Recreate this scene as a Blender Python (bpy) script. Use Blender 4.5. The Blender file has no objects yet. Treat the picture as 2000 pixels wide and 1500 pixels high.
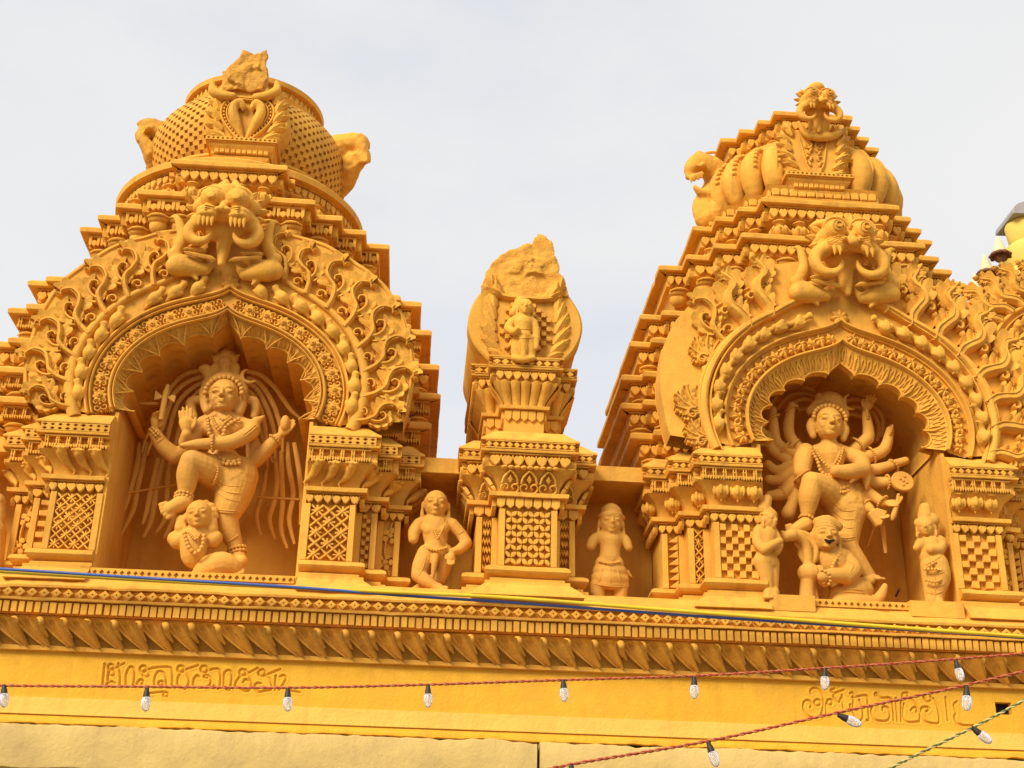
import bpy, math, random
import numpy as np
from mathutils import Vector, Matrix, noise
R = math.radians
sc = bpy.context.scene
random.seed(7)

# ------------------------------------------------------------------ camera
F_PX, CAM_D, PITCH, YAW, ROLL = 2620.0, 12.0, R(24.7), R(3.75), R(1.42)
CAM = Vector((0, -CAM_D, 1.7))
fw = Vector((math.sin(YAW)*math.cos(PITCH), math.cos(YAW)*math.cos(PITCH), math.sin(PITCH)))
r0 = Vector((math.cos(YAW), -math.sin(YAW), 0)); u0 = r0.cross(fw)
rt = r0*math.cos(ROLL)+u0*math.sin(ROLL); up = -r0*math.sin(ROLL)+u0*math.cos(ROLL)
cd = bpy.data.cameras.new('camera'); cam = bpy.data.objects.new('camera', cd)
sc.collection.objects.link(cam)
m = Matrix((rt, up, -fw)).transposed().to_4x4(); m.translation = CAM
cam.matrix_world = m
cd.sensor_width = 36.0; cd.lens = F_PX/2000*36; cd.clip_end = 3000
sc.camera = cam
def A(px, py, Y=0.0):
    """measure: the point of the plane y=Y that is seen at a pixel of the photograph"""
    d = fw*F_PX + rt*(px-1000) - up*(py-750)
    return CAM + d*((Y-CAM.y)/d.y)

# ------------------------------------------------------------------ sky, sun, exposure
SUN_AZ, SUN_EL = R(-42), R(35)      # from the front left of the facade
SUN_STRENGTH, SKY_STRENGTH, CLOUD, EXPOSURE = 1.5, 0.10, 0.295, 1.50
w = bpy.data.worlds.new('World'); sc.world = w; w.use_nodes = True
nt = w.node_tree; nt.nodes.clear()
out = nt.nodes.new('ShaderNodeOutputWorld'); bg = nt.nodes.new('ShaderNodeBackground')
sky = nt.nodes.new('ShaderNodeTexSky'); sky.sky_type = 'NISHITA'; sky.sun_disc = False
sky.sun_elevation = SUN_EL; sky.sun_rotation = math.pi + SUN_AZ
sky.air_density = 1.0; sky.dust_density = 3.0
bg.inputs['Strength'].default_value = SKY_STRENGTH
# thin overcast: pale cloud covers the sky, thinner in a few places
tc = nt.nodes.new('ShaderNodeTexCoord'); mp = nt.nodes.new('ShaderNodeMapping')
mp.inputs['Scale'].default_value = (1.0, 1.0, 2.2); mp.inputs['Location'].default_value = (3.1, 0.35, 0.2)
nz = nt.nodes.new('ShaderNodeTexNoise'); nz.inputs['Scale'].default_value = 2.2
nz.inputs['Detail'].default_value = 6; nz.inputs['Roughness'].default_value = 0.55
rp = nt.nodes.new('ShaderNodeValToRGB')
rp.color_ramp.elements[0].position = 0.30; rp.color_ramp.elements[0].color = (0.80, 0.80, 0.80, 1)
rp.color_ramp.elements[1].position = 0.50; rp.color_ramp.elements[1].color = (0.985, 0.985, 0.985, 1)
nz2 = nt.nodes.new('ShaderNodeTexNoise'); nz2.inputs['Scale'].default_value = 1.1; nz2.inputs['Detail'].default_value = 3
cr = nt.nodes.new('ShaderNodeValToRGB')
c = CLOUD/SKY_STRENGTH
cr.color_ramp.elements[0].position = 0.35; cr.color_ramp.elements[0].color = (c*.97, c*.98, c*1.0, 1)
cr.color_ramp.elements[1].position = 0.65; cr.color_ramp.elements[1].color = (c*1.08, c*1.07, c*1.06, 1)
mx = nt.nodes.new('ShaderNodeMix'); mx.data_type = 'RGBA'
L = nt.links.new
L(tc.outputs['Generated'], mp.inputs['Vector']); L(mp.outputs['Vector'], nz.inputs['Vector'])
L(mp.outputs['Vector'], nz2.inputs['Vector']); L(nz2.outputs['Fac'], cr.inputs['Fac'])
L(nz.outputs['Fac'], rp.inputs['Fac']); L(rp.outputs['Color'], mx.inputs['Factor'])
L(sky.outputs['Color'], mx.inputs[6]); L(cr.outputs['Color'], mx.inputs[7])
L(mx.outputs[2], bg.inputs['Color']); L(bg.outputs['Background'], out.inputs['Surface'])
sl = bpy.data.lights.new('sun', 'SUN'); sun = bpy.data.objects.new('sun', sl); sc.collection.objects.link(sun)
sl.energy = SUN_STRENGTH; sl.angle = R(24); sl.color = (1.0, 0.90, 0.74)
sd = Vector((math.sin(SUN_AZ)*math.cos(SUN_EL), -math.cos(SUN_AZ)*math.cos(SUN_EL), math.sin(SUN_EL)))
sun.rotation_euler = sd.to_track_quat('Z', 'Y').to_euler()
sc.view_settings.view_transform = 'Standard'; sc.view_settings.look = 'None'
sc.view_settings.exposure = EXPOSURE; sc.view_settings.gamma = 1; sc.view_settings.use_curve_mapping = False
sc.cycles.max_bounces = 8; sc.cycles.diffuse_bounces = 5; sc.cycles.use_denoising = True

# ------------------------------------------------------------------ materials
def mat(name, col, col2=None, rough=0.8, scale=3.0, bump=0.25, bevel=0.006, fleck=None, fleck_amt=0.0, spec=0.25, grime=None, grime_amt=0.0, rnd=True, streak=0.0):
    m = bpy.data.materials.new(name); m.use_nodes = True
    t = m.node_tree; n = t.nodes; l = t.links.new
    b = n['Principled BSDF']; b.inputs['Roughness'].default_value = rough
    b.inputs['Specular IOR Level'].default_value = spec
    g = n.new('ShaderNodeNewGeometry')
    a = n.new('ShaderNodeTexNoise'); a.inputs['Scale'].default_value = scale; a.inputs['Detail'].default_value = 8
    a.inputs['Roughness'].default_value = 0.65
    l(g.outputs['Position'], a.inputs['Vector'])
    r = n.new('ShaderNodeValToRGB'); col2 = col2 or tuple(x*.8 for x in col)
    r.color_ramp.elements[0].position = 0.36; r.color_ramp.elements[0].color = (*col2, 1)
    r.color_ramp.elements[1].position = 0.66; r.color_ramp.elements[1].color = (*col, 1)
    l(a.outputs['Fac'], r.inputs['Fac']); cur = r.outputs['Color']
    def over(cur, c3, sc_, lo, hi, amt, det=6):
        f = n.new('ShaderNodeTexNoise'); f.inputs['Scale'].default_value = sc_; f.inputs['Detail'].default_value = det
        f.inputs['Roughness'].default_value = 0.7
        l(g.outputs['Position'], f.inputs['Vector'])
        mr = n.new('ShaderNodeMapRange'); mr.inputs['From Min'].default_value = lo; mr.inputs['From Max'].default_value = hi
        mr.inputs['To Max'].default_value = amt; mr.clamp = True
        l(f.outputs['Fac'], mr.inputs['Value'])
        x = n.new('ShaderNodeMix'); x.data_type = 'RGBA'; x.inputs[7].default_value = (*c3, 1)
        l(mr.outputs['Result'], x.inputs['Factor']); l(cur, x.inputs[6])
        return x.outputs[2]
    if grime: cur = over(cur, grime, 1.3, 0.50, 0.72, grime_amt)
    if fleck: cur = over(cur, fleck, 14.0, 0.62, 0.70, fleck_amt)
    if streak:                                 # rain streaks: noise drawn out downwards
        mpn = n.new('ShaderNodeMapping'); mpn.inputs['Scale'].default_value = (9, 9, 0.7); l(g.outputs['Position'], mpn.inputs['Vector'])
        f = n.new('ShaderNodeTexNoise'); f.inputs['Scale'].default_value = 1.0; f.inputs['Detail'].default_value = 5; l(mpn.outputs['Vector'], f.inputs['Vector'])
        mr = n.new('ShaderNodeMapRange'); mr.inputs['From Min'].default_value = .52; mr.inputs['From Max'].default_value = .75; mr.inputs['To Max'].default_value = streak; l(f.outputs['Fac'], mr.inputs['Value'])
        x = n.new('ShaderNodeMix'); x.data_type = 'RGBA'; x.inputs[7].default_value = (col[0]*.62, col[1]*.55, col[2]*.7, 1); l(mr.outputs['Result'], x.inputs['Factor']); l(cur, x.inputs[6]); cur = x.outputs[2]
        k3 = n.new('ShaderNodeTexNoise'); k3.inputs['Scale'].default_value = 55; k3.inputs['Detail'].default_value = 3; l(g.outputs['Position'], k3.inputs['Vector'])
        m3 = n.new('ShaderNodeMapRange'); m3.inputs['From Min'].default_value = .70; m3.inputs['From Max'].default_value = .76; m3.inputs['To Max'].default_value = .7; l(k3.outputs['Fac'], m3.inputs['Value'])
        x = n.new('ShaderNodeMix'); x.data_type = 'RGBA'; x.inputs[7].default_value = (.20, .095, .04, 1); l(m3.outputs['Result'], x.inputs['Factor']); l(cur, x.inputs[6]); cur = x.outputs[2]
    if rnd:
        oi = n.new('ShaderNodeObjectInfo'); mr = n.new('ShaderNodeMapRange'); mr.inputs['To Min'].default_value = .91; mr.inputs['To Max'].default_value = 1.05; l(oi.outputs['Random'], mr.inputs['Value'])
        hs = n.new('ShaderNodeHueSaturation'); l(mr.outputs['Result'], hs.inputs['Value']); l(cur, hs.inputs['Color']); cur = hs.outputs['Color']
    l(cur, b.inputs['Base Color'])
    nrm = None
    if bevel:
        bv = n.new('ShaderNodeBevel'); bv.samples = 4; bv.inputs['Radius'].default_value = bevel; nrm = bv.outputs['Normal']
    if bump:
        k = n.new('ShaderNodeTexNoise'); k.inputs['Scale'].default_value = 38; k.inputs['Detail'].default_value = 5
        k.inputs['Roughness'].default_value = 0.6
        l(g.outputs['Position'], k.inputs['Vector'])
        k2 = n.new('ShaderNodeTexNoise'); k2.inputs['Scale'].default_value = 7; k2.inputs['Detail'].default_value = 4
        l(g.outputs['Position'], k2.inputs['Vector'])
        ad = n.new('ShaderNodeMath'); ad.operation = 'MULTIPLY_ADD'; ad.inputs[1].default_value = 2.2
        l(k2.outputs['Fac'], ad.inputs[0]); l(k.outputs['Fac'], ad.inputs[2])
        bp = n.new('ShaderNodeBump'); bp.inputs['Strength'].default_value = bump; bp.inputs['Distance'].default_value = 0.02
        l(ad.outputs[0], bp.inputs['Height'])
        if nrm: l(nrm, bp.inputs['Normal'])
        nrm = bp.outputs['Normal']
    if nrm: l(nrm, b.inputs['Normal'])
    return m
OCH = (0.79, 0.415, 0.058); OCH2 = (0.70, 0.345, 0.043)
M_OCH = mat('ochre_paint', OCH, OCH2, streak=.7, fleck=(0.72, 0.42, 0.12), fleck_amt=0.4, grime=(0.54, 0.25, 0.045), grime_amt=0.4)
M_WALL = mat('ochre_wall_paint', rnd=False, streak=.35, col=(0.80, 0.43, 0.034), col2=(0.74, 0.38, 0.028), scale=1.6, bump=0.3, fleck=(0.8, 0.45, 0.12), fleck_amt=0.35, grime=(0.62, 0.28, 0.05), grime_amt=0.35)
M_PALE = mat('pale_ochre_paint', rnd=False, streak=.25, col=(0.81, 0.51, 0.10), col2=(0.78, 0.47, 0.085), scale=2, bump=0.3)
M_STAT = mat('statue_paint', (0.73, 0.375, 0.064), (0.62, 0.30, 0.048), bevel=0, bump=0.16, fleck=(0.60, 0.33, 0.11), fleck_amt=0.35, grime=(0.46, 0.22, 0.07), grime_amt=0.45)
M_BROKE = mat('broken_plaster', (0.76, 0.385, 0.05), (0.58, 0.27, 0.04), scale=9, bump=0.7, bevel=0.004, fleck=(0.40, 0.22, 0.10), fleck_amt=0.6)
M_STONE = mat('ledge_stone', (0.69, 0.49, 0.165), (0.58, 0.41, 0.135), scale=2.2, bump=0.3, streak=.2, bevel=0.01, fleck=(0.78, 0.60, 0.28), fleck_amt=0.5, grime=(0.42, 0.28, 0.12), grime_amt=0.6)
M_DARK = mat('dark_gap', (0.02, 0.012, 0.008), rough=0.9, bevel=0, bump=0)
M_YEL = mat('yellow_lime_paint', (0.84, 0.62, 0.14), (0.80, 0.56, 0.11), scale=2, bump=0.15)
M_METAL = mat('grey_sheet_metal', (0.36, 0.34, 0.32), (0.28, 0.27, 0.26), rough=0.5, bump=0.1, spec=0.5)
M_CREAM = mat('cream_finial_paint', (0.82, 0.70, 0.42), (0.74, 0.60, 0.34), rough=0.5, bump=0.05)
M_BROWN = mat('brown_petal_paint', (0.26, 0.11, 0.04), (0.18, 0.07, 0.03), bump=0.2)
M_CY = mat('yellow_cable', (0.86, 0.62, 0.02), rough=0.45, bump=0, bevel=0, spec=0.5)
M_CB = mat('blue_cable', (0.06, 0.13, 0.42), rough=0.4, bump=0, bevel=0, spec=0.5)
M_RED = mat('red_wire', (0.46, 0.06, 0.025), rough=0.5, bump=0, bevel=0, spec=0.4)
M_ORW = mat('orange_wire', (0.52, 0.17, 0.05), rough=0.5, bump=0, bevel=0, spec=0.4)
M_GRW = mat('green_wire', (0.12, 0.16, 0.04), rough=0.5, bump=0, bevel=0, spec=0.4)
M_YLW = mat('pale_yellow_wire', (0.66, 0.55, 0.20), rough=0.5, bump=0, bevel=0, spec=0.4)
M_SOCK = mat('dark_socket', (0.035, 0.022, 0.015), rough=0.55, bump=0, bevel=0.001, spec=0.4)
M_ROD = mat('rusty_iron', (0.10, 0.035, 0.015), rough=0.9, bump=0.3, bevel=0)
M_GROUND = mat('dusty_paving', (0.22, 0.17, 0.125), (0.17, 0.135, 0.10), bump=0.3, bevel=0)
def glassy(name):
    m = bpy.data.materials.new(name); m.use_nodes = True
    b = m.node_tree.nodes['Principled BSDF']
    b.inputs['Base Color'].default_value = (0.96, 0.94, 0.96, 1); b.inputs['Roughness'].default_value = 0.14
    b.inputs['Transmission Weight'].default_value = 0.72; b.inputs['IOR'].default_value = 1.30
    return m
M_GLASS = glassy('clear_bulb_plastic')
# ------------------------------------------------------------------ mesh helpers
col = sc.collection
class Fr:
    """a local frame: u along, v up, w out of the surface"""
    def __init__(s, o, U=(1,0,0), V=(0,0,1), W=(0,-1,0)):
        s.o, s.U, s.V, s.W = Vector(o), Vector(U), Vector(V), Vector(W)
    def p(s, u, v, w=0.0): return s.o + s.U*u + s.V*v + s.W*w
def seg_frame(p0, p1, z):
    """frame on a wall run p0->p1 in plan; walls are walked so that outside is on the right"""
    U = Vector((p1[0]-p0[0], p1[1]-p0[1], 0)); Ln = U.length; U.normalize()
    return Fr((p0[0], p0[1], z), U, (0,0,1), (U.y, -U.x, 0)), Ln
class MB:
    def __init__(s): s.v, s.f = [], []
    def add(s, vs, fs):
        k = len(s.v); s.v.extend(vs); s.f.extend([tuple(i+k for i in f) for f in fs]); return s
    def poly(s, pts, fr, d0, d1, bev=0.0, cap0=False, dome=0.0):
        """extrude a 2-D outline (counter-clockwise) out of a frame, with a bevelled or domed top"""
        n = len(pts); vs = [fr.p(u, v, d0) for u, v in pts]; fs = []
        if bev > 0:
            ins = inset(pts, bev)
            vs += [fr.p(u, v, d1-bev) for u, v in pts] + [fr.p(u, v, d1) for u, v in ins]; k = 3
        else:
            vs += [fr.p(u, v, d1) for u, v in pts]; k = 2
        for j in range(k-1):
            for i in range(n):
                a, b = j*n+i, j*n+(i+1) % n
                fs.append((a, b, b+n, a+n))
        t = (k-1)*n
        if dome:
            cx = sum(p[0] for p in pts)/n; cy = sum(p[1] for p in pts)/n
            vs.append(fr.p(cx, cy, d1+dome)); c = len(vs)-1
            for i in range(n): fs.append((t+i, t+(i+1) % n, c))
        else: fs.append(tuple(range(t, t+n)))
        if cap0: fs.append(tuple(range(n-1, -1, -1)))
        return s.add(vs, fs)
    def box(s, x0, x1, y0, y1, z0, z1, j=0.0):
        r = (lambda: random.uniform(-j, j)) if j else (lambda: 0)
        vs = [Vector((x+r(), y+r(), z+r())) for z in (z0, z1) for x, y in ((x0,y0),(x1,y0),(x1,y1),(x0,y1))]
        return s.add(vs, [(3,2,1,0),(4,5,6,7),(0,1,5,4),(1,2,6,5),(2,3,7,6),(3,0,4,7)])
    def fbox(s, fr, u0, u1, v0, v1, w0, w1, j=0.0):
        r = (lambda: random.uniform(-j, j)) if j else (lambda: 0)
        vs = [fr.p(u+r(), v+r(), ww+r()*.3) for ww in (w0, w1) for u, v in ((u0,v0),(u1,v0),(u1,v1),(u0,v1))]
        return s.add(vs, [(3,2,1,0),(4,5,6,7),(0,1,5,4),(1,2,6,5),(2,3,7,6),(3,0,4,7)])
    def sweep(s, path, prof, closed=False, cap=True, wob=0.0):
        """moulding: profile (out, z) along a plan path; outside is on the right of the walk"""
        sub = []
        for i in range(len(path)-(0 if closed else 1)):   # fine steps so that edges can waver
            a, b = path[i], path[(i+1) % len(path)]; k = max(1, min(40, int(math.hypot(b[0]-a[0], b[1]-a[1])/.11)))
            sub += [(a[0]+(b[0]-a[0])*t/k, a[1]+(b[1]-a[1])*t/k) for t in range(k)]
        path = sub if closed else sub+[path[-1]]
        n = len(path); P = [Vector((p[0], p[1])) for p in path]; N = []
        for i in range(n):
            ds = []
            if i > 0 or closed: ds.append((P[i]-P[i-1]).normalized())
            if i < n-1 or closed: ds.append((P[(i+1) % n]-P[i]).normalized())
            ns = [Vector((d.y, -d.x)) for d in ds]
            if len(ns) == 1: N.append(ns[0])
            else:
                b = ns[0]+ns[1]; q = b.length_squared
                N.append(b*(2.0/q) if q > 1e-6 else ns[0])
        m_ = len(prof); vs = []
        for i in range(n):
            for o, z in prof:
                q = P[i]+N[i]*o; dz = random.uniform(-wob, wob) if wob else 0
                nv = noise.noise_vector(Vector((q.x*3.1, q.y*3.1, z*2.0)))*.005+noise.noise_vector(Vector((q.x*13, q.y*13, z*9)))*.0028
                c_ = noise.noise(Vector((q.x*5.3+7, q.y*5.3, z*6.1)))
                if c_ > .52 and o > 0: nv.z -= .02*(c_-.52)*8*.5; nv.x -= N[i].x*.012; nv.y -= N[i].y*.012
                vs.append(Vector((q.x+nv.x, q.y+nv.y, z+dz+nv.z*.8)))
        fs = []
        for i in range(n if closed else n-1):
            a, b = i*m_, ((i+1) % n)*m_
            for k in range(m_-1): fs.append((a+k, b+k, b+k+1, a+k+1))
        if cap and not closed:
            fs.append(tuple(range(m_-1, -1, -1))); fs.append(tuple((n-1)*m_+k for k in range(m_)))
        return s.add(vs, fs)
    def tube(s, pts, rad, n=8, cap=True, sq=1.0, upv=None):
        """round (or squashed) tube through points with a radius for each"""
        P = [Vector(p) for p in pts]; k = len(P)
        rad = [rad]*k if not hasattr(rad, '__len__') else rad
        vs = []; prev = None
        for i in range(k):
            t = (P[min(i+1, k-1)]-P[max(i-1, 0)]); t = t.normalized() if t.length > 1e-9 else Vector((0,0,1))
            if prev is None:
                h = Vector(upv) if upv else (Vector((0,1,0)) if abs(t.y) < .9 else Vector((1,0,0)))
            else: h = prev
            a = (h - t*h.dot(t)); a = a.normalized() if a.length > 1e-6 else t.orthogonal().normalized()
            prev = a; b = t.cross(a)
            for j in range(n):
                q = 2*math.pi*j/n
                vs.append(P[i]+a*(math.cos(q)*rad[i]*sq)+b*(math.sin(q)*rad[i]))
        fs = [(i*n+j, i*n+(j+1) % n, (i+1)*n+(j+1) % n, (i+1)*n+j) for i in range(k-1) for j in range(n)]
        if cap: fs += [tuple(range(n-1, -1, -1)), tuple((k-1)*n+j for j in range(n))]
        return s.add(vs, fs)
    def ridge(s, path, wid, hgt, fr, base=0.0):
        """half-round raised line lying on a surface frame"""
        k = len(path); wid = [wid]*k if not hasattr(wid, '__len__') else wid
        hgt = [hgt]*k if not hasattr(hgt, '__len__') else hgt
        vs = []; S = ((-1,0),(-.86,.6),(-.4,.95),(.4,.95),(.86,.6),(1,0))
        for i in range(k):
            a, b = path[max(i-1,0)], path[min(i+1,k-1)]
            tx, ty = b[0]-a[0], b[1]-a[1]; ln = math.hypot(tx, ty) or 1; nx, ny = -ty/ln, tx/ln
            for q, h in S: vs.append(fr.p(path[i][0]+nx*q*wid[i]*.5, path[i][1]+ny*q*wid[i]*.5, base+h*hgt[i]))
        m_ = len(S)
        fs = [(i*m_+j+1, i*m_+j, (i+1)*m_+j, (i+1)*m_+j+1) for i in range(k-1) for j in range(m_-1)]
        fs += [tuple(range(m_)), tuple((k-1)*m_+j for j in range(m_-1, -1, -1))]
        return s.add(vs, fs)
    def lathe(s, prof, c, n=24, a0=0.0, a1=2*math.pi):
        full = abs(a1-a0-2*math.pi) < 1e-6; k = n if full else n+1; vs = []
        for i in range(k):
            q = a0+(a1-a0)*i/n
            for r_, z in prof: vs.append(Vector((c[0]+r_*math.cos(q), c[1]+r_*math.sin(q), c[2]+z)))
        m_ = len(prof); fs = []
        for i in range(n):
            a, b = i*m_, ((i+1) % k)*m_
            for j in range(m_-1): fs.append((a+j, b+j, b+j+1, a+j+1))
        return s.add(vs, fs)
    def ell(s, c, r, n=12, M=None, m_=8):
        c = Vector(c); r = (r, r, r) if not hasattr(r, '__len__') else r; vs = []; fs = []
        def T(x, y, z):
            q = Vector((x*r[0], y*r[1], z*r[2])); return c+(M @ q if M else q)
        vs.append(T(0,0,-1))
        for i in range(1, m_):
            a = math.pi*i/m_
            for j in range(n):
                b = 2*math.pi*j/n; vs.append(T(math.sin(a)*math.cos(b), math.sin(a)*math.sin(b), -math.cos(a)))
        vs.append(T(0,0,1)); e = len(vs)-1
        for j in range(n): fs.append((0, 1+(j+1) % n, 1+j)); fs.append((e, e-n+j, e-n+(j+1) % n))
        for i in range(m_-2):
            for j in range(n):
                a, b = 1+i*n+j, 1+i*n+(j+1) % n; fs.append((a, b, b+n, a+n))
        return s.add(vs, fs)
    def limb(s, pts, rad, n=14):
        """chain of spheres and cones that a remesh fuses into one limb"""
        P = [Vector(p) for p in pts]; rad = [rad]*len(P) if not hasattr(rad, '__len__') else rad
        if len(P) > 2:
            rad = [q[1] for q in smoothpath([(0.0, r_) for r_ in rad], 3)]; P = smoothpath([tuple(p) for p in P], 3)
        for p, r_ in zip(P, rad): s.ell(p, r_, n, m_=8)
        for i in range(len(P)-1): s.tube([P[i], P[i+1]], [rad[i], rad[i+1]], n)
        return s
    def mesh(s, name, smooth=40):
        me = bpy.data.meshes.new(name); me.from_pydata([tuple(v) for v in s.v], [], s.f); me.update()
        if smooth is not None:
            me.shade_smooth()
            if smooth < 180: me.set_sharp_from_angle(angle=R(smooth))
        return me
    def build(s, name, m, parent=None, smooth=40):
        return obj(name, s.mesh(name, smooth), m, parent)
def inset(pts, d):
    n = len(pts); o = []
    for i in range(n):
        a, b, c_ = pts[i-1], pts[i], pts[(i+1) % n]
        e1 = (b[0]-a[0], b[1]-a[1]); e2 = (c_[0]-b[0], c_[1]-b[1])
        l1 = math.hypot(*e1) or 1e-9; l2 = math.hypot(*e2) or 1e-9
        n1 = (-e1[1]/l1, e1[0]/l1); n2 = (-e2[1]/l2, e2[0]/l2)
        bx, by = n1[0]+n2[0], n1[1]+n2[1]; q = max(bx*bx+by*by, .45)
        o.append((b[0]+bx*2/q*d, b[1]+by*2/q*d))
    return o
def obj(name, me, m=None, parent=None):
    o = bpy.data.objects.new(name, me); col.objects.link(o)
    if m and not me.materials: me.materials.append(m)
    if parent: o.parent = parent
    return o
def thing(name, label, cat, loc=(0,0,0), group=None):
    o = bpy.data.objects.new(name, None); col.objects.link(o); o.location = loc; o.empty_display_size = .2
    return tag(o, label, cat, group)
def tag(o, label, cat, group=None):
    o['label'] = label; o['category'] = cat
    if group: o['group'] = group
    return o
def at_world(o):
    """children of a placed Empty are modelled in world space"""
    if o.parent: o.matrix_parent_inverse = Matrix.Translation(-o.parent.location)
    return o
def inst(name, me, parent, loc, rot=None, scale=1.0, mirror=False, M=None, scale_y=None):
    """one more piece that shares its mesh"""
    o = bpy.data.objects.new(name, me); col.objects.link(o)
    S = Matrix.Diagonal(Vector(((-scale if mirror else scale), scale, scale, 1)) if not hasattr(scale, '__len__') else Vector((*scale, 1)))
    if scale_y: S[1][1] = scale_y
    Mx = Matrix.Translation(Vector(loc)) @ (M.to_4x4() if M else (rot.to_matrix().to_4x4() if rot else Matrix.Identity(4))) @ S
    if parent: o.parent = parent
    o.matrix_basis = Mx
    return o
def organic(name, mb, m, voxel=0.012, smooth=3, parent=None, disp=0.0):
    """fuse overlapping closed lumps into one modelled skin"""
    tmp = bpy.data.objects.new('tmp', mb.mesh('tmp', None)); col.objects.link(tmp)
    r = tmp.modifiers.new('r', 'REMESH'); r.mode = 'VOXEL'; r.voxel_size = voxel; r.use_smooth_shade = True
    if smooth:
        k = tmp.modifiers.new('s', 'SMOOTH'); k.factor = 0.5; k.iterations = smooth
    dg = bpy.context.evaluated_depsgraph_get()
    me = bpy.data.meshes.new_from_object(tmp.evaluated_get(dg)); me.name = name
    d = tmp.data; bpy.data.objects.remove(tmp); bpy.data.meshes.remove(d)
    me.materials.clear(); me.materials.append(m)
    me.shade_smooth()
    if disp:
        n = len(me.vertices); co = np.empty(n*3, 'f'); me.vertices.foreach_get('co', co); co = co.reshape(-1, 3)
        for i in range(n):
            v = Vector(co[i]); co[i] += np.array(noise.noise_vector(v*6)*1.3+noise.noise_vector(v*17)*.6)*disp
        me.vertices.foreach_set('co', co.ravel()); me.update()
    if name is None: return me
    return me
def circ(cx, cy, r_, n=12, a0=0.0): return [(cx+r_*math.cos(a0+2*math.pi*i/n), cy+r_*math.sin(a0+2*math.pi*i/n)) for i in range(n)]
def smoothpath(pts, n=6):
    """Catmull-Rom through points of any dimension"""
    P = [Vector(p) if len(p) == 3 else Vector((p[0], p[1], 0)) for p in pts]; d2 = len(pts[0]) == 2; o = []
    for i in range(len(P)-1):
        p0, p1, p2, p3 = P[max(i-1,0)], P[i], P[i+1], P[min(i+2, len(P)-1)]
        for k in range(n):
            t = k/n
            o.append(.5*((2*p1)+(p2-p0)*t+(2*p0-5*p1+4*p2-p3)*t*t+(3*p1-p0-3*p2+p3)*t**3))
    o.append(P[-1]); return [(q.x, q.y) for q in o] if d2 else o
def lerpl(vals, n):
    """resample a list of numbers to n entries"""
    k = len(vals)-1; o = []
    for i in range(n):
        t = i/(n-1)*k if n > 1 else 0; j = min(int(t), k-1) if k else 0
        o.append(vals[j]+(vals[min(j+1,k)]-vals[j])*(t-j))
    return o
def spiral(cx, cy, r0_, r1_, a0, turns, n=16):
    return [(cx+(r0_+(r1_-r0_)*i/n)*math.cos(a0+turns*2*math.pi*i/n), cy+(r0_+(r1_-r0_)*i/n)*math.sin(a0+turns*2*math.pi*i/n)) for i in range(n+1)]

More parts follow.
